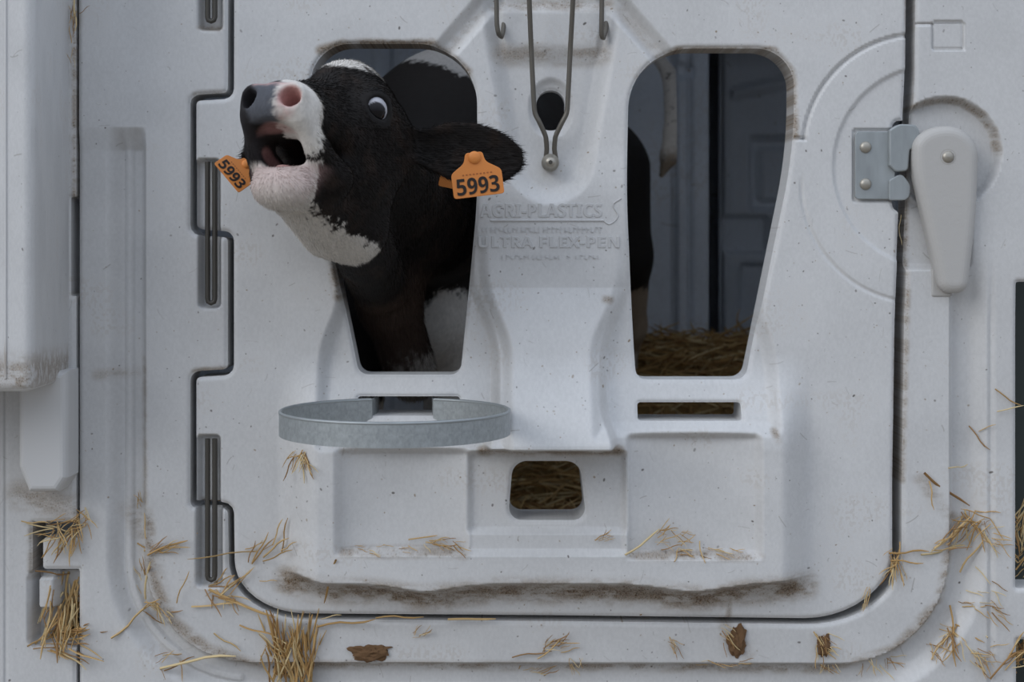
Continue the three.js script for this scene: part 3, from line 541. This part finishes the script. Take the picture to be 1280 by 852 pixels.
// coat colours are places on the animal: black-brown with white face star, chin, throat, brisket, stockings and tail
const COAT = { black: [0.011, 0.009, 0.0082], white: [0.60, 0.57, 0.53], pink: [0.52, 0.34, 0.32], nose: [0.085, 0.09, 0.105], lining: [0.50, 0.26, 0.24], dun: [0.30, 0.24, 0.18] };
function coat(x, y, z) {
  toHead(x, y, z, q); const hx = q[0], hy = q[1], hz = q[2];
  const n = (fbm(x * 0.12, y * 0.12, z * 0.12) - 0.5), f = (noise3(x * 0.5, y * 0.5, z * 0.5) - 0.5), e = n * 22 + f * 7; // ragged borders
  let c = COAT.black.slice();
  const lay = (k, t) => { t = clamp(t); for (let i = 0; i < 3; i++) c[i] = mix(c[i], k[i], t); };
  const edge = (d, w = 3) => ss(w, -w, d + e); // 1 inside
  const far = Math.hypot(x - HO[0], y - HO[1], z - HO[2]);
  const brown = () => { if (z < 30 && y < 760) lay([0.07, 0.046, 0.035], edge(ell(x, y, z, -160, 585, -140, 58, 150, 120), 22) * 0.8); };
  if (far < 330 && z > -70) {
    brown();
    if (hz < 80) { const g = fbm(x * 0.05, y * 0.05, z * 0.05); lay([0.032, 0.021, 0.016], ss(0.45, 0.75, g) * 0.6); }
    lay(COAT.white, edge(ell(hx, hy, hz, 4, 72, -40, 42, 38, 82)));                                           // star
    lay(COAT.white, edge(Math.max(102 - hz + (hy + 60) * 0.10, 2 - hx, hy - 14, -116 - hy), 2));                // left side of the muzzle
    lay(COAT.white, edge(Math.max(hy + 134 + ss(-14, 30, hx) * 9 - ss(72, 94, hz) * 46, -(hz + 96), Math.abs(hx) - 60), 2)); // chin and underjaw
    lay(COAT.white, edge(ell(hx, hy, hz, 0, -178, -56, 44, 40, 60), 3));                                     // throat
    lay(COAT.pink, ss(70, 96, hz) * ss(-98, -108, hy) * ss(-160, -120, hy) * 0.5);
    const pad = ell(hx, hy, hz, -2, -50, 152, 40, 32, 26);
    if (pad < 4) { lay(COAT.nose, ss(17, 5, hx + f * 10 + n * 12) * ss(6, -4, pad)); lay(COAT.pink, ss(8, 16, hx) * ss(6, -6, pad) * (0.25 + 0.4 * ss(0.5, 0.7, fbm(x * 0.09, y * 0.09, z * 0.09)))); lay(COAT.pink, 0.6 * ss(-34, -28, hy + n * 8) * ss(4, -6, pad)); }
    lay([0.022, 0.02, 0.022], ss(-20, -28, hx + e * 0.4) * ss(-104, -98, hy) * ss(60, 90, hz));
    const ns = (k) => cap(hx, hy, hz, k * 28, -45, 156, 13, k * 19, -49, 118, 7);
    lay(COAT.lining, ss(3, -1, ns(1))); // bare pink lining of the left nostril; the right one is pigmented like the nose
    const cav = Math.min(ell(hx, hy, hz, 0, -92, 84, 28, 17, 60), ell(hx, hy, hz, 0, -87, 126, 31, 18, 28));
    lay(COAT.lining, ss(0.8, -1, cav)); // bare pink lining of the mouth, one colour throughout
    if (Math.abs(hx) > 44 && Math.hypot(hy, hz - 12) < 23) lay([0.012, 0.011, 0.011], 0.9);
  } else {
    brown();
    const reg = (cx, cy, cz, rx, ry, rz, k = COAT.white, s = 1) => lay(k, edge(ell(x, y, z, cx, cy, cz, rx, ry, rz), 6) * s);
    lay([0.3, 0.29, 0.28], edge(cap(x, y, z, -150, 975, -400, 30, -70, 930, -330, 12), 5));               // white shoulder flash, greyed to paint in its shade
    reg(-92, 450, -310, 66, 165, 150); reg(-98, 330, -330, 60, 180, 90);                                // left foreleg
    lay([0.36, 0.33, 0.30], edge(y - 505 + (x + 150) * -0.55 + n * 50, 16) * ss(-260, -230, z)); reg(-222, 330, -350, 60, 130, 90);                                // brisket, right stocking
    reg(206, 520, -990, 60, 165, 130, COAT.dun); reg(210, 330, -1010, 60, 150, 110); reg(4, 330, -1030, 60, 180, 110);
    if (z < -1035 && y > 770) lay(COAT.white, edge(chain(tailPath.slice(1), x, y, z, 8) - 6, 3)); if (z < -1035 && y < 870 && y > 760) lay(COAT.dun, ss(866, 826, y + e) * edge(chain(tailPath.slice(4), x, y, z, 8) - 6, 3));
    if (y < 235) lay([0.05, 0.042, 0.036], ss(235, 222, y));
  }
  const g = 0.86 + 0.28 * noise3(x * 0.9, y * 0.35, z * 0.9);
  return [c[0] * g, c[1] * g, c[2] * g];
}
function surfaceNets(f, [x0, y0, z0, x1, y1, z1], c) {
  const B = 8, S = B + 1, nb = [Math.ceil((x1 - x0) / c / B), Math.ceil((y1 - y0) / c / B), Math.ceil((z1 - z0) / c / B)];
  const NX = nb[0] * B + 2, NY = nb[1] * B + 2, pos = [], cells = new Map(), edges = [], v = new Float32Array(S * S * S), half = B * c * 0.867;
  for (let bz = 0; bz < nb[2]; bz++) for (let by = 0; by < nb[1]; by++) for (let bx = 0; bx < nb[0]; bx++) {
    const ox = x0 + bx * B * c, oy = y0 + by * B * c, oz = z0 + bz * B * c;
    if (Math.abs(f(ox + B * c / 2, oy + B * c / 2, oz + B * c / 2)) > half * 1.15 + 5) continue;
    for (let k = 0, o = 0; k < S; k++) for (let j = 0; j < S; j++) for (let i = 0; i < S; i++, o++) v[o] = f(ox + i * c, oy + j * c, oz + k * c);
    for (let k = 0; k < B; k++) for (let j = 0; j < B; j++) for (let i = 0; i < B; i++) {
      const o = (k * S + j) * S + i; let mask = 0;
      const g = [v[o], v[o + 1], v[o + S], v[o + S + 1], v[o + S * S], v[o + S * S + 1], v[o + S * S + S], v[o + S * S + S + 1]];
      for (let m = 0; m < 8; m++) if (g[m] < 0) mask |= 1 << m;
      if (mask === 0 || mask === 255) continue;
      let sx = 0, sy = 0, sz = 0, n = 0;
      const cross = (a, b) => { if ((g[a] < 0) === (g[b] < 0)) return; const t = g[a] / (g[a] - g[b]); sx += (a & 1) + ((b & 1) - (a & 1)) * t; sy += ((a >> 1) & 1) + (((b >> 1) & 1) - ((a >> 1) & 1)) * t; sz += (a >> 2) + ((b >> 2) - (a >> 2)) * t; n++; };
      for (let a = 0; a < 8; a++) { if (!(a & 1)) cross(a, a | 1); if (!(a & 2)) cross(a, a | 2); if (!(a & 4)) cross(a, a | 4); }
      const X0 = bx * B + i + 1, Y0 = by * B + j + 1, Z0 = bz * B + k + 1, key = (Z0 * NY + Y0) * NX + X0;
      cells.set(key, pos.length / 3); pos.push(ox + (i + sx / n) * c, oy + (j + sy / n) * c, oz + (k + sz / n) * c);
      if ((g[0] < 0) !== (g[1] < 0)) edges.push(key, 0, g[0] < 0 ? 1 : 0);
      if ((g[0] < 0) !== (g[2] < 0)) edges.push(key, 1, g[0] < 0 ? 1 : 0);
      if ((g[0] < 0) !== (g[4] < 0)) edges.push(key, 2, g[0] < 0 ? 1 : 0);
    }
  }
  const idx = [], sx = 1, sy = NX, sz = NX * NY;
  for (let i = 0; i < edges.length; i += 3) {
    const k = edges[i], [u, w] = edges[i + 1] === 0 ? [sy, sz] : edges[i + 1] === 1 ? [sz, sx] : [sx, sy];
    const a = cells.get(k), b = cells.get(k - u), d = cells.get(k - u - w), e = cells.get(k - w);
    if (a === undefined || b === undefined || d === undefined || e === undefined) continue;
    if (edges[i + 2]) idx.push(a, b, d, a, d, e); else idx.push(a, d, b, a, e, d);
  }
  return { pos, idx };
}
const hairs = [];
const calf = thing('calf', 'black and white calf bawling with its head through the gate opening', 'calf', null, new THREE.Vector3(0.02, 0.2, -0.65));
const calfIn = new THREE.Vector3(-0.02, -0.2, 0.65);
{
  const { pos, idx } = surfaceNets(calfSdf, [-400, 180, -1140, 300, 1040, 360], CALF_CELL);
  const n = pos.length / 3, P = new Float32Array(n * 3), Nn = new Float32Array(n * 3), C = new Float32Array(n * 3);
  const raw = new THREE.BufferGeometry(); raw.setAttribute('position', new THREE.Float32BufferAttribute(pos, 3)); raw.setIndex(idx); raw.computeVertexNormals(); const G = raw.attributes.normal.array;
  for (let i = 0; i < n; i++) {
    const x = pos[i * 3], y = pos[i * 3 + 1], z = pos[i * 3 + 2];
    const gx = G[i * 3], gy = G[i * 3 + 1], gz = G[i * 3 + 2];
    P[i * 3] = x / 1000; P[i * 3 + 1] = y / 1000; P[i * 3 + 2] = z / 1000;
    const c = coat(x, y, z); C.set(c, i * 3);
    const b = 0.22; // lie of the hair: small turns of the normal
    const t1 = noise3(x * 0.35, y * 0.12, z * 0.12) - 0.5, t2 = noise3(x * 0.12, y * 0.35, z * 0.12 + 40) - 0.5;
    const nx = gx + t1 * b, ny = gy + t2 * b, nz = gz, nl = Math.hypot(nx, ny, nz);
    Nn[i * 3] = nx / nl; Nn[i * 3 + 1] = ny / nl; Nn[i * 3 + 2] = nz / nl;
  }
  const g = new THREE.BufferGeometry(); g.setAttribute('position', new THREE.BufferAttribute(P, 3)); g.setAttribute('normal', new THREE.BufferAttribute(Nn, 3)); g.setAttribute('color', new THREE.BufferAttribute(C, 3)); g.setIndex(idx);
  g.translate(calfIn.x, calfIn.y, calfIn.z);
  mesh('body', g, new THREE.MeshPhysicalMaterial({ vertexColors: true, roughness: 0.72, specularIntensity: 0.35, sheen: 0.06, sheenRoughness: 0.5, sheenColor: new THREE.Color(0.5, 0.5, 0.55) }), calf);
  { // short hair standing off the skin where it can be seen
    const list = []; for (let i = 0; i < n; i++) if (pos[i * 3 + 2] > -190) list.push(i);
    const hg = new THREE.ConeGeometry(0.00042, 1, 3, 1, true).translate(0, 0.42, 0); hg.scale(1, 1, 1);
    const keep = []; const every = list.length / 62000;
    for (let k = 0; k < list.length; k += every * rr(0.6, 1.4)) {
      const i = list[Math.floor(k)], x = pos[i * 3], y = pos[i * 3 + 1], z = pos[i * 3 + 2]; toHead(x, y, z, q); const [hx, hy, hz] = q;
      if (hz > 112 && hy > -84) continue; // bare nose
      if (Math.min(ell(hx, hy, hz, 0, -92, 84, 28, 17, 60), ell(hx, hy, hz, 0, -87, 126, 31, 18, 28)) < 5) continue;
      if (Math.abs(hx) > 40 && Math.hypot(hy + 1, hz - 12) < 21) continue;
      keep.push(i);
    }
    const im = new THREE.InstancedMesh(hg, new THREE.MeshPhysicalMaterial({ color: 0xffffff, roughness: 0.6, specularIntensity: 0.3 }), keep.length), M = new THREE.Matrix4(), Q = new THREE.Quaternion(), Yv = new THREE.Vector3(0, 1, 0), dir = new THREE.Vector3(), nn = new THREE.Vector3(), flow = new THREE.Vector3(), col = new THREE.Color();
    keep.forEach((i, k) => {
      const x = pos[i * 3], y = pos[i * 3 + 1], z = pos[i * 3 + 2]; toHead(x, y, z, q);
      nn.set(G[i * 3], G[i * 3 + 1], G[i * 3 + 2]);
      const ear = Math.min(earSdf(ears[0], x, y, z), earSdf(ears[1], x, y, z)) < 3;
      if (ear) flow.set(x > HO[0] ? 1 : -1, -0.15, -0.1); else { flow.set(0, -0.45, -1).applyMatrix4(headTurn); if (z < 60) flow.set(0.1, -1, -0.3); }
      flow.addScaledVector(nn, -flow.dot(nn)).normalize();
      dir.copy(flow).addScaledVector(nn, ear ? rr(0.15, 0.5) : rr(0.12, 0.38)).add(new THREE.Vector3(rr(-0.22, 0.22), rr(-0.22, 0.22), rr(-0.22, 0.22))).normalize();
      const l = (ear ? rr(0.006, 0.013) : z < 0 ? rr(0.007, 0.014) : rr(0.004, 0.008));
      M.compose(new THREE.Vector3(x / 1000, y / 1000, z / 1000).add(calfIn).addScaledVector(nn, -0.0003), Q.setFromUnitVectors(Yv, dir), new THREE.Vector3(1, l, 1)); im.setMatrixAt(k, M);
      const g = rr(0.75, 1.35); col.setRGB(C[i * 3] * g, C[i * 3 + 1] * g, C[i * 3 + 2] * g); im.setColorAt(k, col);
    });
    im.name = 'coat_hair'; im.userData.kind = 'stuff'; im.castShadow = im.receiveShadow = true; calf.add(im);
  }
  // eyes
  const eyeMat = new THREE.MeshPhysicalMaterial({ vertexColors: true, roughness: 0.12, specularIntensity: 0.3, clearcoat: 0.3, clearcoatRoughness: 0.03 });
  for (const s of [1, -1]) {
    const eg = new THREE.SphereGeometry(0.0165, 40, 30), p = eg.attributes.position, col = new Float32Array(p.count * 3), look = new THREE.Vector3(s * 0.64, -0.52, 0.58).normalize();
    for (let i = 0; i < p.count; i++) {
      const v = new THREE.Vector3().fromBufferAttribute(p, i).normalize(), a = v.dot(look);
      const w = ss(0.72, 0.66, a); col.set([mix(0.008, 0.42, w), mix(0.007, 0.42, w), mix(0.009, 0.46, w)], i * 3);
    }
    eg.setAttribute('color', new THREE.BufferAttribute(col, 3));
    const m = mesh('eye', eg, eyeMat, calf, 'dark glossy eye with pale rim'), w = fromHead(s * 51, -1, 9);
    m.applyMatrix4(headTurn); m.position.set(w[0] / 1000, w[1] / 1000, w[2] / 1000).add(calfIn);
  }
  // tongue
  const tg = new THREE.SphereGeometry(1, 28, 18).scale(0.021, 0.006, 0.044), tm = mesh('tongue', tg, new THREE.MeshPhysicalMaterial({ color: new THREE.Color(0.50, 0.28, 0.26), roughness: 0.35 }), calf, 'dull pink tongue'), tw = fromHead(0, -106, 54);
  tm.applyMatrix4(headTurn); tm.position.set(tw[0] / 1000, tw[1] / 1000, tw[2] / 1000).add(calfIn);
  // ear tags
  const font = await new FontLoader().loadAsync('fonts/droid/droid_sans_bold.typeface.json');
  const tagMat = new THREE.MeshPhysicalMaterial({ color: lin(0xdb8a47), roughness: 0.45, specularIntensity: 0.6 }), ink = new THREE.MeshStandardMaterial({ color: lin(0x1c120c), roughness: 0.6 });
  const shape = new THREE.Shape(roundPath([[-9, 0, 3], [11, 0, 3], [13, 12, 5], [31, 23, 4], [31, 52, 3], [-29, 52, 3], [-29, 23, 4], [-12, 12, 5]]).map(([x, y]) => new THREE.Vector2(x / 1000, -y / 1000)));
  const flag = new THREE.ExtrudeGeometry(shape, { depth: 0.0012, bevelEnabled: true, bevelThickness: 0.0004, bevelSize: 0.0004, bevelSegments: 1, curveSegments: 4 });
  const digits = new TextGeometry('5993', { font, size: 0.0195, depth: 0.0006, curveSegments: 6 }); digits.computeBoundingBox();
  { const b = digits.boundingBox; digits.translate(-b.min.x, -b.min.y, 0).scale(0.051 / (b.max.x - b.min.x), 1, 1).translate(-0.0245, -0.0492, 0.0018); }
  const small = mergeGeometries(Array.from({ length: 9 }, (_, k) => new THREE.BoxGeometry(0.0022, 0.0016, 0.0003).translate(-0.015 + k * 0.0042, -0.0255, 0.0018)));
  const stud = new THREE.LatheGeometry([[0, 0.004], [0.004, 0.0036], [0.007, 0.002], [0.0078, 0]].map(([r, h]) => new THREE.Vector2(r, h)), 20).rotateX(Math.PI / 2).translate(0.001, -0.006, 0.0016);
  const tagAt = (p, rot, sc, label) => {
    const t = mesh('ear_tag', flag, tagMat, calf, label); t.position.copy(p).add(calfIn); t.rotation.set(...rot); t.scale.setScalar(sc);
    mesh('tag_number', digits, ink, t, 'black printed number 5993'); mesh('tag_code', small, new THREE.MeshStandardMaterial({ color: lin(0xa8622c), roughness: 0.6 }), t); mesh('tag_stud', stud, tagMat, t);
    return t;
  };
  tagAt(at(591, 191, 0.150), [-0.05, 0.1, 0.13], 0.97, 'orange ear tag reading 5993');
  tagAt(at(310, 203, 0.10), [-0.5, 0.55, -0.72], 0.74, 'orange ear tag showing part of its number beside the chin');
  const bk = mesh('tag_back', flag, tagMat, calf, 'orange back flag of the ear tag'); bk.position.copy(at(580, 196, 0.07)).add(calfIn); bk.rotation.set(0.25, 0.2, -0.25); bk.scale.setScalar(0.78);
}

// ------------------------------------------------------------------ straw
const strawTones = [0xc9ab78, 0xb8935c, 0xd6c193, 0x9b774a, 0xc2a06a].map((c) => new THREE.MeshStandardMaterial({ color: lin(c), roughness: 0.7 }));
const stalkShapes = [0.0, 0.012, -0.018, 0.022, -0.03].map((b) => { // unit stalks along x, slightly bent, flattened hollow-looking blades
  const g = new THREE.TubeGeometry(new THREE.CatmullRomCurve3([new THREE.Vector3(0, 0, 0), new THREE.Vector3(0.35, b * 0.8, 0.02), new THREE.Vector3(0.7, b * 0.9, -0.02), new THREE.Vector3(1, 0, 0)]), 5, 1, 5, false);
  const p = g.attributes.position, c = new THREE.CatmullRomCurve3([new THREE.Vector3(0, 0, 0), new THREE.Vector3(0.35, b * 0.8, 0.02), new THREE.Vector3(0.7, b * 0.9, -0.02), new THREE.Vector3(1, 0, 0)]);
  for (let i = 0; i <= 5; i++) { const q0 = c.getPointAt(i / 5); for (let j = 0; j <= 5; j++) { const k = i * 6 + j, w = 0.012 * (i === 5 ? 0.4 : 1); p.setXYZ(k, q0.x + (p.getX(k) - q0.x) * 0.002, q0.y + (p.getY(k) - q0.y) * w, q0.z + (p.getZ(k) - q0.z) * w); } }
  g.computeVertexNormals(); return g;
});
const Zx = new THREE.Vector3(1, 0, 0);
function stalk(parent, a, b, thick = 1) { // one stalk from point a to point b
  const d = b.clone().sub(a), l = d.length(), m = mesh('straw_stalk', stalkShapes[Math.floor(rr(0, 5))], strawTones[Math.floor(rr(0, 5))], parent);
  m.position.copy(a).sub(parent.position); m.quaternion.setFromUnitVectors(Zx, d.normalize()); m.rotateX(rr(0, 6.3)); const w = thick * rr(0.09, 0.17); m.scale.set(l, Math.min(w, l * 2), Math.min(w * 0.6, l * 2)); return m;
}
const face = (x, y) => { // height of the moulded face at a photo place, metres
  const v = gateSdf(x, y) < 0 ? gateHeight(x, y) : x < 97 ? nextHeight(x, y) : frameHeight(x, y); return v / 1000; };
// a tuft: explicit stalks as pixel pairs, then loose ones thrown round a place: [x, y, spread x, spread y, count, shortest, longest, direction, fan]
function tuft(label, lines, loose = [], lift = 0.003) {
  const first = lines[0] ?? loose[0], g = thing('straw_tuft', label, 'straw', null, new THREE.Vector3(X(first[0]), Y(first[1]), face(first[0], first[1])));
  const P = (x, y, up) => new THREE.Vector3(X(x), Y(y), face(x, y) + up);
  for (const [x0, y0, x1, y1, t = 1] of lines) stalk(g, P(x0, y0, lift + rr(0, 0.003)), P(x1, y1, lift + rr(0.001, 0.006)), t);
  for (const [x, y, sx, sy, n, l0, l1, dir, fan] of loose) for (let k = 0; k < n * 1.35; k++) {
    const cx = x + rr(-sx, sx), cy = y + rr(-sy, sy), a = dir + rr(-fan, fan), l = rr(l0, l1), x1 = cx + Math.cos(a) * l, y1 = cy + Math.sin(a) * l;
    const z0 = P(cx, cy, lift), z1 = P(x1, y1, lift); z1.z = Math.max(z1.z, z0.z - 0.004) + rr(0, 0.01); z0.z = Math.max(z0.z, z1.z - 0.02);
    stalk(g, z0, z1, rr(0.7, 1.15));
  }
  return g;
}
const UP = -Math.PI / 2;
tuft('thick golden straw tuft standing below the hinge corner of the gate', [[352, 846, 338, 760, 1.5], [375, 852, 392, 765, 1.5], [360, 850, 325, 790, 1.3]], [[364, 852, 26, 12, 46, 45, 95, UP, 0.42], [350, 830, 26, 20, 10, 20, 50, UP - 0.4, 0.9]], 0.006);
tuft('loose straw wisps caught round the foot of the lowest hinge pin', [[322, 688, 236, 697, 1.2], [262, 735, 345, 770, 1.1], [290, 742, 300, 762], [308, 716, 320, 706, 1.3], [282, 733, 318, 708, 1.3], [325, 725, 348, 724, 1.2], [240, 757, 300, 752], [268, 790, 302, 812], [300, 780, 345, 792]], [[272, 738, 16, 10, 12, 14, 40, 0.3, 1.4], [330, 692, 24, 12, 8, 16, 46, -0.5, 0.9]]);
tuft('forked straw stems lying on the curve of the frame channel', [[139, 797, 186, 758, 1.4], [186, 758, 216, 778, 1.3], [188, 756, 218, 770], [178, 752, 190, 700, 1.0], [222, 752, 238, 712, 0.7], [200, 835, 296, 818, 1.1], [205, 838, 240, 824]], [[186, 760, 14, 8, 8, 14, 34, 0.4, 1.2], [206, 828, 16, 8, 5, 10, 26, 0.5, 1.4], [176, 735, 5, 20, 6, 10, 24, UP, 0.5]]);
tuft('pale straw stems across the rim left of the lowest hinge pin', [[178, 690, 246, 667, 1.3], [185, 693, 236, 674, 1.2], [168, 682, 206, 690], [183, 672, 181, 640, 0.8]], [[198, 688, 14, 5, 6, 12, 34, -0.35, 0.5], [172, 634, 6, 6, 4, 8, 18, UP, 1]]);
tuft('dark straw wisp lodged at the lower end of the projecting block', [[28, 650, 64, 652, 1.2], [64, 652, 84, 640, 1.1], [70, 690, 92, 665], [66, 692, 84, 672]], [[84, 660, 16, 14, 26, 14, 38, 2.2, 1.2], [104, 645, 10, 12, 12, 10, 30, 1.8, 1.2]], 0.004);
tuft('straw bundle packed in the pocket between the two pens', [[55, 775, 68, 792, 1.7], [36, 806, 66, 796, 1.4], [78, 720, 76, 790, 1.5], [46, 712, 80, 722]], [[78, 740, 14, 20, 20, 30, 75, 1.7, 0.35], [66, 800, 26, 12, 26, 22, 56, -0.3, 0.9], [82, 800, 10, 20, 12, 30, 60, UP, 0.4]], 0.004);
tuft('small pale straw wisp hanging under the bucket ring', [[384, 560, 398, 592, 1.1], [382, 562, 360, 572]], [[378, 562, 10, 5, 11, 12, 34, 1.5, 0.9]]);
tuft('thin straw scraps on the ledge of the bucket hollow below the ring', [[512, 670, 548, 664, 0.8]], [[552, 674, 22, 5, 16, 8, 26, 0.2, 0.5], [480, 680, 40, 4, 8, 6, 16, 0, 0.4]]);
tuft('straw scraps on the ledge of the empty bucket hollow', [[778, 684, 822, 656, 1.2], [822, 658, 846, 656, 1.6], [824, 682, 850, 676], [872, 672, 876, 694, 1], [838, 692, 846, 680, 1.2]], [[834, 668, 18, 10, 14, 10, 28, -0.2, 1], [880, 684, 40, 4, 14, 6, 22, 0.05, 0.3]]);
tuft('few straw bits on the ledge under the square hole', [[742, 668, 762, 656, 1]], [[750, 666, 10, 5, 7, 6, 16, -0.6, 0.9]]);
tuft('long straw sliver tucked into the seam along the foot of the gate', [[396, 782, 470, 771, 1.5], [470, 771, 530, 769, 1.1], [402, 772, 428, 766], [560, 772, 620, 771, 0.9]], [], 0.005);
tuft('large straw spray on the frame edge below the latch', [[1154, 590, 1216, 634, 1.2], [1166, 684, 1216, 648, 1.4], [1222, 640, 1250, 640, 1.2], [1228, 652, 1212, 690, 1.3], [1204, 718, 1230, 676, 1.3], [1150, 692, 1210, 684, 1.2], [1238, 680, 1250, 676], [1160, 600, 1166, 636, 1.6], [1222, 710, 1238, 730, 0.8]], [[1222, 650, 18, 16, 16, 16, 44, 2.2, 1.3], [1176, 680, 18, 10, 9, 14, 36, -0.4, 0.8], [1240, 672, 14, 16, 6, 10, 26, 0.4, 1.2]], 0.004);
tuft('straw caught in the seam at the bottom corner of the gate by the frame', [[1110, 690, 1160, 688, 1.2], [1112, 700, 1152, 702, 1.1], [1124, 676, 1118, 712]], [[1118, 695, 8, 12, 14, 12, 34, 1.9, 0.8], [1084, 740, 6, 14, 4, 12, 26, 1.8, 0.3]]);
tuft('straw wisps under the rounded corner of the frame', [[1192, 760, 1194, 832, 1], [1166, 826, 1192, 790, 1.1], [1192, 786, 1208, 804]], [[1190, 792, 12, 14, 11, 14, 42, 1.4, 1.3], [1166, 812, 10, 8, 5, 10, 22, 1, 1], [1222, 752, 20, 14, 7, 10, 30, 0.3, 0.7]]);
tuft('reddish straw bits low on the frame edge', [[1238, 848, 1272, 812, 1.5], [1216, 812, 1234, 826, 1.3]], [[1226, 818, 14, 10, 12, 10, 32, 0.5, 1], [1262, 826, 10, 12, 8, 20, 44, -0.7, 0.5]]);
tuft('single straw stems high on the frame edge', [[1246, 514, 1278, 506, 1.4], [1244, 486, 1276, 506, 1.1], [1216, 534, 1238, 562, 1.7], [1226, 540, 1244, 530, 0.8], [1184, 584, 1214, 582, 0.6]], []);
tuft('straw filling the dark notch in the frame edge', [[1276, 640, 1284, 700, 1.4]], [[1282, 690, 8, 40, 26, 16, 44, UP, 0.9], [1284, 830, 8, 20, 16, 16, 44, UP, 0.9]], -0.03);
tuft('twisted straw pinch below the seam left of the rounded corner', [[1016, 788, 1044, 822, 1.4]], [[1026, 800, 9, 10, 13, 10, 28, 0.9, 0.8], [1030, 834, 14, 6, 7, 8, 22, 1.2, 0.9]]);
tuft('straw scraps scattered under the frame channel below the square hole', [[640, 820, 690, 812, 1], [672, 822, 700, 796, 1.3], [690, 800, 712, 798, 1.2]], [[690, 808, 14, 8, 11, 10, 30, -0.6, 0.7], [720, 828, 12, 8, 5, 8, 20, 1.4, 0.6], [668, 845, 14, 4, 5, 10, 26, -0.4, 0.5]]);
tuft('thin straw scraps under the seam below the empty bucket hollow', [[836, 794, 846, 812, 1.1], [884, 824, 902, 832, 1.3]], [[840, 802, 8, 7, 7, 8, 20, 0.9, 0.8], [905, 792, 6, 14, 7, 12, 30, 0.9, 0.7], [900, 830, 34, 5, 8, 8, 22, 0, 0.4]]);
tuft('short straw bits along the foot of the frame beside the golden tuft', [[425, 690, 406, 752, 0.8]], [[528, 792, 12, 4, 6, 8, 18, -0.5, 0.7], [1100, 830, 20, 8, 10, 10, 26, 1, 1.2], [1240, 742, 10, 30, 6, 10, 24, 0.4, 1]]);
tuft('fine straw threads in the joint left of the frame near the top', [[88, 30, 97, 14, 0.8], [94, 0, 96, 40, 0.8], [100, 18, 114, 8, 0.7]], [[92, 60, 4, 40, 7, 10, 26, UP, 0.3]]);
tuft('single straw threads hanging below the strike plate', [[1130, 268, 1128, 290, 0.9], [1128, 288, 1131, 306, 0.9]], [], 0.002);

// dried dung
const dungMat = new THREE.MeshStandardMaterial({ color: lin(0x6d5238), roughness: 0.95 });
for (const [x, y, w, h, label] of [[462, 815, 24, 10, 'dark brown dried dung clump below the bucket ring side of the seam'], [921, 802, 11, 18, 'reddish brown dried dung clump below the empty bucket hollow'], [1030, 806, 9, 13, 'small brown dung crumb among the twisted straw']]) {
  const g = new THREE.IcosahedronGeometry(1, 4), p = g.attributes.position;
  for (let i = 0; i < p.count; i++) { const a = p.getX(i), b = p.getY(i), c = p.getZ(i), k = 0.35 + fbm(a * 3 + x, b * 3, c * 3) * 1.3; p.setXYZ(i, a * k * w / 1000, (b * k + (x === 462 ? 0.55 * (Math.abs(a) ** 4) - 0.1 : 0)) * h / 1000, c * k * 0.006); }
  g.computeVertexNormals();
  const t = thing('dung_clump', label, 'dung', null, new THREE.Vector3(X(x), Y(y), face(x, y) + 0.001)); mesh('clump', g, dungMat, t);
}

// ------------------------------------------------------------------ bedding inside the pen
const bedTop = (x, z) => 0.19 + 0.28 * ss(-0.75, -1.2, z) * ss(-0.25, 0.2, x) + (fbm(x * 7, z * 7, 1) - 0.5) * 0.07;
{
  const g = new THREE.PlaneGeometry(1.46, 1.2, 96, 84).rotateX(-Math.PI / 2), p = g.attributes.position;
  for (let i = 0; i < p.count; i++) { const x = p.getX(i) + 0.14, z = p.getZ(i) - 0.69; p.setXYZ(i, x, bedTop(x, z), z); }
  g.computeVertexNormals();
  const earth = mesh('bedding', g, new THREE.MeshStandardMaterial({ color: lin(0x8f7346), roughness: 1 }), scene, 'trampled brown straw bedding covering the pen floor'); earth.userData.kind = 'stuff'; earth.userData.category = 'bedding';
  const count = 9800, im = new THREE.InstancedMesh(stalkShapes[1], new THREE.MeshStandardMaterial({ color: 0xffffff, roughness: 0.8 }), count), m = new THREE.Matrix4(), q0 = new THREE.Quaternion(), c = new THREE.Color();
  for (let k = 0; k < count; k++) {
    const x = rr(-0.56, 0.8), z = rr(-1.26, -0.12), l = rr(0.04, 0.14); q0.setFromEuler(new THREE.Euler(rr(-0.35, 0.35), rr(0, 6.3), rr(-0.35, 0.35)));
    m.compose(new THREE.Vector3(x, bedTop(x, z) + rr(0.001, 0.014), z), q0, new THREE.Vector3(l, 0.14, 0.12)); im.setMatrixAt(k, m); c.copy(strawTones[k % 5].color); im.setColorAt(k, c);
  }
  im.name = 'loose_bedding_straw'; im.castShadow = im.receiveShadow = true; im.userData = { label: 'loose straw strewn over the bedding inside the pen', category: 'straw', kind: 'stuff' }; scene.add(im);
}

renderer.render(scene, camera);
